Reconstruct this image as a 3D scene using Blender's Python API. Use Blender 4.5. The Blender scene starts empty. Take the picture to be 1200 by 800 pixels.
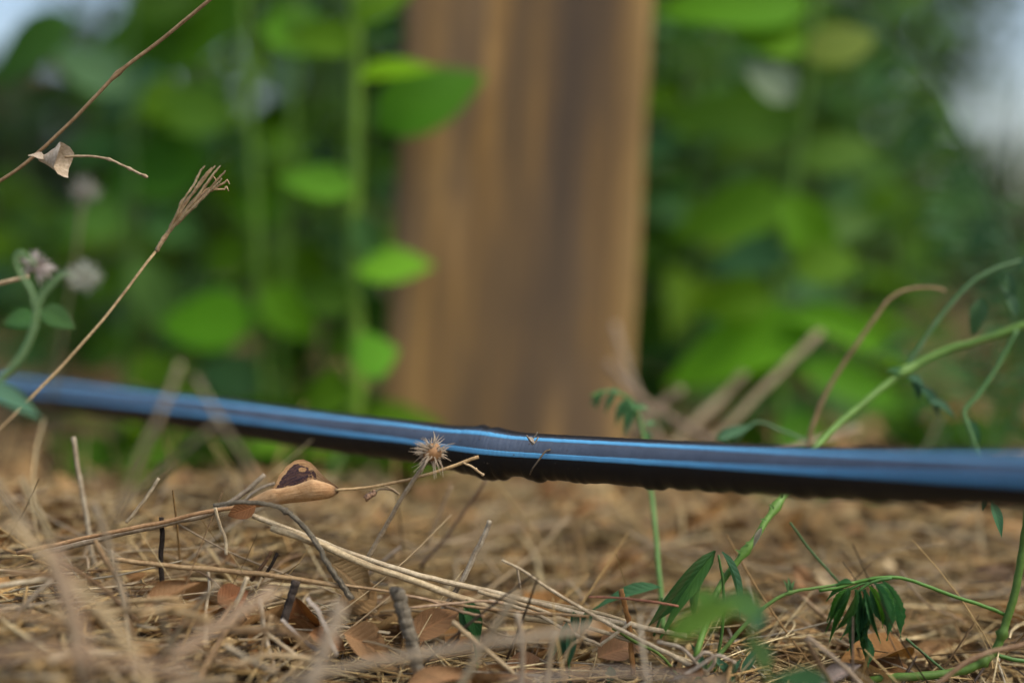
import bpy, math, random
import numpy as np
from mathutils import Vector, Matrix, noise as mnoise

R = random.Random(7)
rng = np.random.default_rng(11)
C = bpy.context.scene.collection
SC = bpy.context.scene

# ------------------------------------------------------------------ camera, light, exposure
CAM_H, FPX, PITCH = 0.128, 1667.0, math.radians(3.7)
cam_d = bpy.data.cameras.new('camera')
cam = bpy.data.objects.new('camera', cam_d)
C.objects.link(cam)
cam.location = (0, 0, CAM_H)
cam.rotation_euler = (math.radians(90) - PITCH, 0, 0)
cam_d.sensor_width = 36
cam_d.lens = 50
cam_d.clip_start = 0.01
cam_d.clip_end = 400
cam_d.dof.use_dof = True
cam_d.dof.focus_distance = 0.497
cam_d.dof.aperture_fstop = 2.2
SC.camera = cam

SUN_EL, SUN_AZ = 56, 118          # azimuth: direction the light comes from, degrees clockwise from +Y
w = bpy.data.worlds.new('World')
SC.world = w
w.use_nodes = True
wn = w.node_tree
sky = wn.nodes.new('ShaderNodeTexSky')
sky.sky_type = 'NISHITA'
sky.sun_disc = False
sky.sun_elevation = math.radians(SUN_EL)
sky.sun_rotation = math.radians(SUN_AZ)
sky.dust_density = 4.0
sky.air_density = 1.0
bgn = wn.nodes['Background']
bgn.inputs['Strength'].default_value = 0.15
wn.links.new(sky.outputs[0], bgn.inputs['Color'])
sd = bpy.data.lights.new('sun', 'SUN')
sun = bpy.data.objects.new('sun', sd)
C.objects.link(sun)
sd.energy = 1.35
sd.angle = math.radians(22)
sd.color = (1, .93, .82)
az, el = math.radians(SUN_AZ), math.radians(SUN_EL)
to_sun = Vector((math.sin(az) * math.cos(el), math.cos(az) * math.cos(el), math.sin(el)))
sun.rotation_euler = (-to_sun).to_track_quat('-Z', 'Y').to_euler()
vs = SC.view_settings
vs.view_transform = 'Standard'
vs.look = 'None'
vs.gamma = 1
vs.exposure = 0.64
SC.render.engine = 'CYCLES'
SC.cycles.use_denoising = True
SC.cycles.max_bounces = 8
SC.cycles.transparent_max_bounces = 8

# ------------------------------------------------------------------ helpers
CP, SP = math.cos(PITCH), math.sin(PITCH)


def P(px, py, d):
    """point of the place seen at photo pixel (1200x800) at depth d metres in front of the lens"""
    x = (px - 600) / FPX * d
    u = -(py - 400) / FPX * d
    return Vector((x, d * CP + u * SP, CAM_H - d * SP + u * CP))


def pxr(wpx, d):
    return wpx * .5 / FPX * d


def sstep(a, b, x):
    t = np.clip((x - a) / (b - a), 0, 1)
    return t * t * (3 - 2 * t)


def hgt(x, y):
    """height of the ground under the litter"""
    x = np.asarray(x, float); y = np.asarray(y, float)
    m = -.027 * sstep(.66, .49, y) - .010 * sstep(.46, .38, y)
    m += .024 * sstep(-.03, -.12, x) * sstep(.74, .56, y)
    m += -.016 * sstep(.45, .37, y) * sstep(-.03, -.12, x)
    m += -.016 * sstep(.485, .43, y) * sstep(-.01, -.05, x) * sstep(-.15, -.09, x)
    m += -.011 * sstep(.53, .47, y) * sstep(.07, .11, x)
    n = .003 * np.sin(x * 41 + y * 17 + 1.3) + .002 * np.sin(x * 83 - y * 61) + .0015 * np.sin(y * 121 + x * 33)
    far = sstep(1.2, 6, y)
    return m + n * (1 - far) - .004


def V(name):
    return name


def col(c):
    return (c[0], c[1], c[2], 1)


class NT:
    def __init__(s, name):
        s.m = bpy.data.materials.new(name)
        s.m.use_nodes = True
        s.t = s.m.node_tree
        s.b = s.t.nodes['Principled BSDF']
        s.out = s.t.nodes['Material Output']

    def n(s, typ, **kw):
        n = s.t.nodes.new('ShaderNode' + typ)
        for k, v in kw.items():
            if k in n.inputs.keys():
                n.inputs[k].default_value = v
            else:
                setattr(n, k, v)
        return n

    def l(s, a, b):
        s.t.links.new(a, b)

    def noise(s, scale, detail=4, rough=.6, stretch=None, vec='Object'):
        tc = s.n('TexCoord')
        src = tc.outputs[vec]
        if stretch:
            mp = s.n('Mapping')
            mp.inputs['Scale'].default_value = stretch
            s.l(src, mp.inputs[0])
            src = mp.outputs[0]
        n = s.n('TexNoise', Scale=scale, Detail=detail, Roughness=rough)
        s.l(src, n.inputs['Vector'])
        return n.outputs['Fac']

    def ramp(s, fac, stops):
        r = s.n('ValToRGB')
        e = r.color_ramp.elements
        while len(e) < len(stops):
            e.new(.5)
        for i, (p, c) in enumerate(stops):
            e[i].position = p
            e[i].color = col(c) if not isinstance(c, (int, float)) else (c, c, c, 1)
        s.l(fac, r.inputs[0])
        return r.outputs[0]

    def mix(s, fac, a, b, mode='MIX'):
        m = s.n('Mix', data_type='RGBA', blend_type=mode)
        for sock, v in ((m.inputs[0], fac), (m.inputs[6], a), (m.inputs[7], b)):
            if hasattr(v, 'links'):
                s.l(v, sock)
            elif isinstance(v, (int, float)):
                sock.default_value = v
            else:
                sock.default_value = col(v)
        return m.outputs[2]

    def bump(s, h, strength, dist):
        b = s.n('Bump', Strength=strength, Distance=dist)
        s.l(h, b.inputs['Height'])
        s.l(b.outputs[0], s.b.inputs['Normal'])

    def set(s, **kw):
        for k, v in kw.items():
            s.b.inputs[k].default_value = v


def objcol_mat(name, rough, streak, dark, transl=0.0, scale=600, spec=.3, bump=.0004, hue=.0, grain=None, vein=None):
    """surface whose colour is the object's own colour, broken up by streaks and blotches"""
    t = NT(name)
    oi = t.n('ObjectInfo')
    a = t.noise(scale, 4, .65)
    b = t.noise(scale * .22, 3, .6)
    s1 = t.ramp(a, [(.3, streak), (.7, (1.12, 1.12, 1.12))])
    s2 = t.ramp(b, [(.32, dark), (.62, (1, 1, 1))])
    c = t.mix(1, t.mix(1, oi.outputs['Color'], s1, 'MULTIPLY'), s2, 'MULTIPLY')
    hgt_ = a
    if grain:      # streaks along the stem
        g = t.noise(1, 4, .7, (grain, 45, 1), 'UV')
        c = t.mix(1, c, t.ramp(g, [(.32, (.42, .38, .33)), (.5, (.95, .95, .95)), (.75, (1.2, 1.18, 1.12))]), 'MULTIPLY')
        hgt_ = g
    if vein:       # midrib and side veins of a blade
        sp = t.n('SeparateXYZ')
        tc = t.n('TexCoord')
        t.l(tc.outputs['UV'], sp.inputs[0])

        def mth(op, x, y=None, z=None):
            n = t.n('Math', operation=op)
            for q, v_ in enumerate((x, y, z)):
                if v_ is None: continue
                if hasattr(v_, 'links'): t.l(v_, n.inputs[q])
                else: n.inputs[q].default_value = v_
            return n.outputs[0]
        av = mth('ABSOLUTE', mth('SUBTRACT', sp.outputs['Y'], .5))
        ph = mth('SUBTRACT', sp.outputs['X'], mth('MULTIPLY', av, .45))
        sv = mth('POWER', mth('ABSOLUTE', mth('SINE', mth('MULTIPLY', mth('ADD', ph, mth('MULTIPLY', b, .03)), 3.1416 * 9))), .5)
        mid = t.ramp(av, [(.015, 0.), (.06, 1.)])
        hh = mth('MULTIPLY', sv, mid)
        c = t.mix(t.ramp(hh, [(.0, vein), (.6, 0.)]), c, t.mix(1, c, (1.7, 1.5, 1.5), 'MULTIPLY'))
        hgt_ = mth('ADD', mth('MULTIPLY', hh, 1.5), a)
    t.l(c, t.b.inputs['Base Color'])
    t.set(Roughness=rough)
    t.b.inputs['Specular IOR Level'].default_value = spec
    t.bump(hgt_, .5, bump)
    if transl:
        tr = t.n('BsdfTranslucent')
        hs = t.n('HueSaturation', Hue=.5 + hue, Saturation=1.1, Value=1.35)
        t.l(c, hs.inputs['Color'])
        t.l(hs.outputs[0], tr.inputs['Color'])
        mx = t.n('MixShader', Fac=transl)
        t.l(t.b.outputs[0], mx.inputs[1])
        t.l(tr.outputs[0], mx.inputs[2])
        t.l(mx.outputs[0], t.out.inputs['Surface'])
    return t.m


M = {}
M['straw'] = objcol_mat('dry_straw', .6, (.62, .58, .52), (.72, .66, .6), .1, 900, grain=5)
M['twig'] = objcol_mat('weathered_twig', .85, (.4, .4, .4), (.6, .58, .56), 0, 1500, .12, .0016, grain=9)
M['dead_leaf'] = objcol_mat('dead_leaf', .7, (.68, .6, .52), (.5, .4, .33), .15, 500, .25, .0005, vein=.35)
M['fluff'] = objcol_mat('seed_fluff', .8, (.9, .9, .9), (.9, .88, .85), .35, 800, .1)
M['leaf'] = objcol_mat('green_leaf', .55, (.82, .86, .8), (.8, .85, .75), .38, 130, .12, .0004, -.012, vein=.25)
M['weed_leaf'] = objcol_mat('weed_leaf', .5, (.7, .75, .7), (.72, .8, .72), .2, 700, .3, .0005, -.01, vein=.4)
M['stem'] = objcol_mat('green_stem', .5, (.8, .8, .7), (.8, .82, .7), .12, 700, .35, .0002)


def pipe_mat():
    t = NT('black_polyethylene')
    at = t.n('Attribute', attribute_name='sky_sheen')
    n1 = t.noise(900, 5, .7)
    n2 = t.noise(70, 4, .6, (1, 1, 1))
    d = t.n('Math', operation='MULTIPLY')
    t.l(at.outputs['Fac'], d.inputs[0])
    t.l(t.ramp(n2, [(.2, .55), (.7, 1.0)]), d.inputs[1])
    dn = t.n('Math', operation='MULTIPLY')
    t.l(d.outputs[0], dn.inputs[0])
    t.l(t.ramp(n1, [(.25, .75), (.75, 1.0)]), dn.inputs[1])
    c = t.mix(dn.outputs[0], (.006, .0065, .008), (.088, .115, .16))  # blue-grey sky reflection on the black plastic, painted into the base colour
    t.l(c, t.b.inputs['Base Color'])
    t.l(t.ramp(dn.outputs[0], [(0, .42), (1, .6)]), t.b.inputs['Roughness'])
    t.b.inputs['Specular IOR Level'].default_value = .3
    t.bump(n1, .25, .0002)
    return t.m


def stripe_mat():
    t = NT('blue_stripe_plastic')
    n1 = t.noise(800, 5, .7)
    n2 = t.noise(120, 3, .6)
    c = t.mix(t.ramp(n1, [(.35, .0), (.8, .35)]), (.085, .34, .58), (.17, .33, .48))
    c = t.mix(t.ramp(n2, [(.3, .35), (.55, .0)]), c, (.08, .2, .36))
    t.l(c, t.b.inputs['Base Color'])
    t.set(Roughness=.38)
    return t.m


def wood_mat():
    t = NT('weathered_board')
    g = t.noise(1, 6, .7, (170, 60, 5))
    f = t.noise(1, 4, .6, (700, 200, 14))
    b = t.noise(1, 3, .5, (26, 20, 5))
    c = t.ramp(g, [(.25, (.12, .068, .022)), (.48, (.25, .145, .048)), (.72, (.36, .215, .075))])
    c = t.mix(t.ramp(f, [(.35, .55), (.6, 0.)]), c, (.12, .08, .05))
    c = t.mix(t.ramp(b, [(.46, 0.), (.62, .6)]), c, (.13, .10, .07))
    # the board's dark heart streak and grey weathered blotches, running with the grain
    k = t.noise(1, 4, .62, (52, 20, 4.5))
    c = t.mix(t.ramp(k, [(.40, .85), (.56, 0.)]), c, (.12, .082, .045))
    c = t.mix(t.ramp(k, [(.56, 0.), (.70, .8)]), c, (.46, .28, .10))
    tc = t.n('TexCoord')
    sp = t.n('SeparateXYZ')
    t.l(tc.outputs['Object'], sp.inputs[0])
    wob = t.noise(1, 3, .6, (9, 9, 6))
    a = t.n('Math', operation='MULTIPLY_ADD')
    t.l(wob, a.inputs[0]); a.inputs[1].default_value = .022
    t.l(sp.outputs['X'], a.inputs[2])
    s = t.n('Math', operation='SUBTRACT'); t.l(a.outputs[0], s.inputs[0]); s.inputs[1].default_value = .016
    z = t.n('Math', operation='MULTIPLY_ADD'); t.l(sp.outputs['Z'], z.inputs[0]); z.inputs[1].default_value = -.085
    t.l(s.outputs[0], z.inputs[2])
    ab = t.n('Math', operation='ABSOLUTE'); t.l(z.outputs[0], ab.inputs[0])
    band = t.ramp(ab.outputs[0], [(.006, .85), (.021, 0.)])
    c = t.mix(band, c, t.mix(t.ramp(k, [(.4, 0.), (.6, .5)]), (.075, .056, .040), (.13, .09, .05)))
    right_strip = t.n('MapRange'); t.l(a.outputs[0], right_strip.inputs[0]); right_strip.inputs[1].default_value = .068; right_strip.inputs[2].default_value = .083
    c = t.mix(t.ramp(right_strip.outputs[0], [(0, 0.), (1, .75)]), c, (.42, .27, .10))  # paler strip along the board's right edge
    t.l(c, t.b.inputs['Base Color'])
    t.set(Roughness=.85)
    t.b.inputs['Specular IOR Level'].default_value = .15
    t.bump(f, .6, .002)
    return t.m


def soil_mat():
    t = NT('litter_covered_soil')
    a = t.noise(160, 6, .7)
    b = t.noise(14, 5, .6)
    e = t.noise(1.2, 4, .6)
    c = t.ramp(a, [(.3, (.045, .028, .016)), (.55, (.15, .095, .05)), (.75, (.30, .205, .11))])
    c = t.mix(t.ramp(b, [(.35, .55), (.65, 0.)]), c, (.10, .065, .04))
    c = t.mix(t.ramp(e, [(.45, 0.), (.62, .6)]), c, (.10, .12, .045))
    t.l(c, t.b.inputs['Base Color'])
    t.set(Roughness=.95)
    t.b.inputs['Specular IOR Level'].default_value = .1
    t.bump(a, .8, .004)
    return t.m


def tint_mat(name, rough, scale, transl=.0, spec=.25):
    t = NT(name)
    at = t.n('Attribute', attribute_name='tint')
    a = t.noise(scale, 3, .6)
    c = t.mix(1, at.outputs['Color'], t.ramp(a, [(.3, (.6, .57, .52)), (.7, (1.12, 1.12, 1.12))]), 'MULTIPLY')
    t.l(c, t.b.inputs['Base Color'])
    t.set(Roughness=rough)
    t.b.inputs['Specular IOR Level'].default_value = spec
    if transl:
        tr = t.n('BsdfTranslucent')
        hs = t.n('HueSaturation', Hue=.488, Saturation=1.1, Value=1.35)
        t.l(c, hs.inputs['Color'])
        t.l(hs.outputs[0], tr.inputs['Color'])
        mx = t.n('MixShader', Fac=transl)
        t.l(t.b.outputs[0], mx.inputs[1]); t.l(tr.outputs[0], mx.inputs[2])
        t.l(mx.outputs[0], t.out.inputs['Surface'])
    return t.m


def flat_mat(name, c, rough=.7):
    t = NT(name)
    a = t.noise(30, 4, .6)
    t.l(t.mix(t.ramp(a, [(.3, .4), (.7, 0.)]), c, tuple(v * .55 for v in c)), t.b.inputs['Base Color'])
    t.set(Roughness=rough)
    return t.m


M['pipe'] = pipe_mat()
M['stripe'] = stripe_mat()
M['wood'] = wood_mat()
M['soil'] = soil_mat()
M['litter'] = tint_mat('straw_litter', .65, 700)
M['foliage'] = tint_mat('shrub_foliage', .45, 60, .35, .4)
M['bark'] = flat_mat('shrub_bark', (.09, .065, .045), .9)
M['hutch'] = flat_mat('brown_boards', (.16, .075, .045), .8)
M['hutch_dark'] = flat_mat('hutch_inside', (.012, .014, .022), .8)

# ---- object plumbing


def link(name, me, mat=None, parent=None, color=None, loc=None):
    o = bpy.data.objects.new(name, me)
    C.objects.link(o)
    if mat and me and not me.materials:
        me.materials.append(mat)
    if parent:
        o.parent = parent
    if color:
        o.color = col(color)
    if loc is not None:
        o.location = loc
    return o


def tag(o, label, cat, group=None, kind=None):
    if label: o['label'] = label
    if cat: o['category'] = cat
    if group: o['group'] = group
    if kind: o['kind'] = kind
    return o


def thing(name, label, cat, loc, group=None):
    o = bpy.data.objects.new(name, None)
    o.empty_display_size = .005
    C.objects.link(o)
    o.location = loc
    return tag(o, label, cat, group)


def add_uv(me, uvs):
    a = np.empty(len(me.loops), np.int32)
    me.loops.foreach_get('vertex_index', a)
    l = me.uv_layers.new(name='UVMap')
    l.data.foreach_set('uv', np.asarray(uvs, np.float32)[a].ravel())


def mesh(name, vs_, fs, smooth=True, org=None):
    if org is not None:
        vs_ = [Vector(v) - org for v in vs_]
    me = bpy.data.meshes.new(name)
    me.from_pydata([tuple(v) for v in vs_], [], fs)
    me.update()
    if smooth:
        me.polygons.foreach_set('use_smooth', [True] * len(me.polygons))
    return me


def npmesh(name, V_, F_, tint=None, smooth=True):
    me = bpy.data.meshes.new(name)
    nv, nf, k = len(V_), len(F_), F_.shape[1]
    me.vertices.add(nv)
    me.vertices.foreach_set('co', V_.astype(np.float32).ravel())
    me.loops.add(nf * k)
    me.loops.foreach_set('vertex_index', F_.astype(np.int32).ravel())
    me.polygons.add(nf)
    me.polygons.foreach_set('loop_start', np.arange(0, nf * k, k, dtype=np.int32))
    me.update(calc_edges=True)
    me.polygons.foreach_set('use_smooth', np.full(nf, smooth))
    if tint is not None:
        a = me.attributes.new('tint', 'FLOAT_COLOR', 'POINT')
        a.data.foreach_set('color', np.c_[tint, np.ones(nv)].astype(np.float32).ravel())
    me.validate()
    return me


def spline(pts, rad, sub=6):
    """Catmull-Rom through pts (with radii)"""
    if len(pts) == 2:
        n = sub + 1
        return [pts[0].lerp(pts[1], i / n) for i in range(n + 1)], [rad[0] + (rad[1] - rad[0]) * i / n for i in range(n + 1)]
    q = [pts[0] * 2 - pts[1]] + list(pts) + [pts[-1] * 2 - pts[-2]]
    out, rr = [], []
    for i in range(1, len(q) - 2):
        a, b, c, d = q[i - 1], q[i], q[i + 1], q[i + 2]
        for k in range(sub):
            t = k / sub
            out.append(.5 * ((2 * b) + (c - a) * t + (2 * a - 5 * b + 4 * c - d) * t * t + (3 * b - a - 3 * c + d) * t ** 3))
            rr.append(rad[i - 1] + (rad[i] - rad[i - 1]) * t)
    out.append(pts[-1].copy()); rr.append(rad[-1])
    return out, rr


def tube_geo(pts, rad, sides=7, flat=1.0, wob=.0, caps=True, seed=0, vs_=None, fs=None):
    vs_ = [] if vs_ is None else vs_
    fs = [] if fs is None else fs
    base = len(vs_)
    n = len(pts)
    up = None
    for i in range(n):
        t = (pts[min(i + 1, n - 1)] - pts[max(i - 1, 0)])
        t = t.normalized() if t.length > 1e-9 else Vector((0, 0, 1))
        if up is None:
            up = Vector((0, -.3, 1)) if abs(t.z) < .9 else Vector((0, 1, 0))
        up = (up - t * up.dot(t)).normalized()
        sx = t.cross(up)
        for k in range(sides):
            a = 2 * math.pi * k / sides
            r = rad[i]
            if wob:
                r *= 1 + wob * mnoise.noise(Vector((i * .9 + seed * 7.1, k * 1.3, seed)))
            vs_.append(pts[i] + sx * (math.cos(a) * r) + up * (math.sin(a) * r * flat))
    for i in range(n - 1):
        for k in range(sides):
            k2 = (k + 1) % sides
            fs.append((base + i * sides + k, base + i * sides + k2, base + (i + 1) * sides + k2, base + (i + 1) * sides + k))
    if caps:
        fs.append(tuple(base + k for k in range(sides))[::-1])
        fs.append(tuple(base + (n - 1) * sides + k for k in range(sides)))
    return vs_, fs


def pxpts(spec, d0):
    """[(px,py[,d])...] -> world points and depths"""
    out, ds = [], []
    for s in spec:
        d = s[2] if len(s) > 2 else d0
        out.append(P(s[0], s[1], d)); ds.append(d)
    return out, ds


def pxtube(name, spec, wpx, mat, color, d=.497, parent=None, taper=(1, 1), flat=1.0, wob=.06, sides=8, sub=6, seed=None, nodes=()):
    """tube along photo pixels; without a parent it is a thing of its own whose origin is its first point"""
    pts, ds = pxpts(spec, d)
    m = len(pts)
    rad = [pxr(wpx, ds[i]) * (taper[0] + (taper[1] - taper[0]) * i / max(1, m - 1)) for i in range(m)]
    p2, r2 = spline(pts, rad, sub)
    sd_ = R.random() * 50 if seed is None else seed
    # small natural wander
    for i in range(1, len(p2) - 1):
        p2[i] = p2[i] + Vector((mnoise.noise(Vector((i * .5, sd_, 0))), mnoise.noise(Vector((i * .5, sd_, 5))), mnoise.noise(Vector((i * .5, sd_, 9))))) * r2[i] * .35
    for nd in nodes:
        k = int(nd * (len(r2) - 1))
        r2[k] *= 1.7
    org = parent.matrix_world.translation.copy() if parent else p2[0].copy()
    if parent:
        org = Vector(parent.location)
    vs_, fs = tube_geo(p2, r2, sides, flat, wob, True, sd_)
    me = mesh(name, vs_, fs, True, org)
    uv, ln = [], R.random() * 3
    for i in range(len(p2)):
        if i: ln += (p2[i] - p2[i - 1]).length
        uv += [(abs(k / sides * 2 - 1), ln) for k in range(sides)]
    add_uv(me, uv)
    o = link(name, me, mat, parent, color)
    if not parent:
        o.location = org
    return o


STRAW = (.50, .40, .24)
PALE = (.62, .53, .36)
TAN = (.36, .25, .13)
GREY = (.30, .275, .2)
BROWN = (.17, .10, .055)
DARK = (.05, .038, .03)


def straw(spec, wpx, color, label, d=.497, group=None, cat='straw', name='dry_straw', mat='straw', **kw):
    o = pxtube(name, spec, wpx, M[mat], color, d, None, **kw)
    return tag(o, label, cat, group)


# leaf blades: unit length along +X, unit width along Y, +Z is the upper face
def blade(name, nu=6, nv=4, shape='ovate', fold=.25, droop=.25, wave=.0, serr=0.0, roll=0.0, seed=0, tip=1.0):
    vs_, fs = [], []
    for i in range(nu + 1):
        t = i / nu
        if shape == 'ovate':
            wd = (math.sin(math.pi * min(1, t ** .75)) ** .85) if 0 < t < 1 else 0
        elif shape == 'lance':
            wd = (math.sin(math.pi * t ** .8) ** .95) * (1.1 - .35 * t) if 0 < t < 1 else 0
        else:  # obovate
            wd = (math.sin(math.pi * t ** 1.4) ** .7) if 0 < t < 1 else 0
        wd = max(wd, .03)
        for j in range(nv + 1):
            v = j / nv * 2 - 1
            ww = wd * .5
            if serr and abs(v) == 1:
                ww *= 1 - serr * (i % 2)
            y = v * ww
            z = abs(v) * ww * fold * .8
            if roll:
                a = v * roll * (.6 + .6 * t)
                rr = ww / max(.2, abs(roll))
                y = rr * math.sin(a) * 1.0
                z = rr * (1 - math.cos(a)) * .6
            z += -droop * t * t + wave * math.sin(t * 9 + v * 2 + seed) * (.3 + abs(v)) * .5
            x = t * (1 - .1 * droop)
            vs_.append(Vector((x, y, z)))
    for i in range(nu):
        for j in range(nv):
            a = i * (nv + 1) + j
            fs.append((a, a + nv + 1, a + nv + 2, a + 1))
    me = mesh(name, vs_, fs)
    add_uv(me, [(i / nu, j / nv) for i in range(nu + 1) for j in range(nv + 1)])
    return me


def leaf_frame(base, tip, wid, nrm, thick=None):
    """matrix that lays a unit blade from base to tip"""
    x = tip - base
    L = x.length
    x = x / L
    z = nrm - x * nrm.dot(x)
    if z.length < 1e-6:
        z = Vector((0, 0, 1)) - x * x.z
    z.normalize()
    y = z.cross(x)
    zs = thick if thick else L
    m = Matrix((x * L, y * wid, z * zs)).transposed().to_4x4()
    m.translation = base
    return m


def put_leaf(me, base, tip, wid, parent, color, nrm=Vector((0, -.6, .8)), name='leaf', mat='leaf', thick=None):
    o = link(name, me, M[mat], parent, color)
    m = leaf_frame(Vector(base), Vector(tip), wid, nrm, thick)
    if parent:
        m = Matrix.Translation(-Vector(parent.location)) @ m
    o.matrix_local = m
    return o


def vary(c, s=.2):
    k = R.uniform(1 - s, 1 + s)
    return (c[0] * k * R.uniform(.85, 1.15), c[1] * k, c[2] * k * R.uniform(.8, 1.2))


# ------------------------------------------------------------------ ground
def build_ground():
    xs = np.r_[-60, -30, -15, -8, -4, -2.5, np.linspace(-1.6, -.45, 24), np.linspace(-.43, .43, 110), np.linspace(.45, 1.6, 24), 2.5, 4, 8, 15, 30, 60]
    ys = np.r_[-40, -15, -5, -2, -1, -.5, -.2, np.linspace(0, 1.1, 120), np.linspace(1.15, 3, 30), 4, 6, 10, 20, 40, 80, 160]
    X, Y = np.meshgrid(xs, ys)
    Z = hgt(X, Y) - .002
    n = len(xs)
    V_ = np.c_[X.ravel(), Y.ravel(), Z.ravel()]
    i, j = np.meshgrid(np.arange(len(ys) - 1), np.arange(n - 1), indexing='ij')
    a = (i * n + j).ravel()
    F_ = np.c_[a, a + 1, a + n + 1, a + n]
    o = link('ground', npmesh('ground', V_, F_), M['soil'])
    o['kind'] = 'structure'
    o['label'] = 'brown soil under the dry straw and leaf litter'


build_ground()

# ------------------------------------------------------------------ wooden board post
BD = .80


def build_board():
    tl, tr = P(474, -140, BD), P(773, -140, BD)
    bl, br = P(441, 565, BD), P(732, 565, BD)
    mid_b, mid_t = (bl + br) / 2, (tl + tr) / 2
    zax = (mid_t - mid_b).normalized()
    org = mid_b - zax * .05
    H = 1.15
    W = (br - bl).length
    T = .036
    xax = Vector((1, 0, 0)); xax = (xax - zax * xax.dot(zax)).normalized()
    yax = zax.cross(xax)
    prof = []
    c = .004
    for (x, y) in ((-1, -1), (1, -1), (1, 1), (-1, 1)):
        X, Yy = x * W / 2, y * T / 2
        ring = [(X, Yy - y * c), (X - x * c * .3, Yy - y * c * .3), (X - x * c, Yy)]
        if x * y > 0: ring = ring
        else: ring = ring[::-1]
        prof += ring
    vs_, fs = [], []
    n, N = len(prof), 40
    for i in range(N + 1):
        z = H * i / N
        for k, (x, y) in enumerate(prof):
            dx = .0016 * mnoise.noise(Vector((x * 9, y * 30, z * 9))) + .0008 * mnoise.noise(Vector((x * 20, k, z * 40)))
            vs_.append(Vector((x + dx + .0015 * math.sin(z * 7), y, z)))
    for i in range(N):
        for k in range(n):
            k2 = (k + 1) % n
            fs.append((i * n + k, i * n + k2, (i + 1) * n + k2, (i + 1) * n + k))
    fs.append(tuple(range(n))[::-1]); fs.append(tuple(N * n + k for k in range(n)))
    o = link('wooden_post', mesh('wooden_post', vs_, fs, False), M['wood'])
    m = Matrix((xax, yax, zax)).transposed().to_4x4()
    m.translation = org + Vector((0, T / 2, 0))
    o.matrix_world = m
    tag(o, 'broad brown wooden board standing upright behind the pipe with a dark streak down it', 'post')


build_board()

# ------------------------------------------------------------------ irrigation pipe
# photo centreline and depth of the pipe
PIPE = [(-330, 440, 1.14), (-120, 448, .87), (0, 457, .775), (100, 467.5, .70), (200, 480.5, .635), (300, 493.5, .596), (400, 507, .563), (480, 516.5, .540),
        (540, 525, .523), (570, 529, .516), (600, 532, .510), (640, 534.5, .504), (700, 538, .494), (800, 544, .476), (900, 550, .454), (1000, 555.5, .430),
        (1150, 562, .390), (1300, 567, .360), (1600, 573, .318), (2100, 572, .29)]


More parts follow.
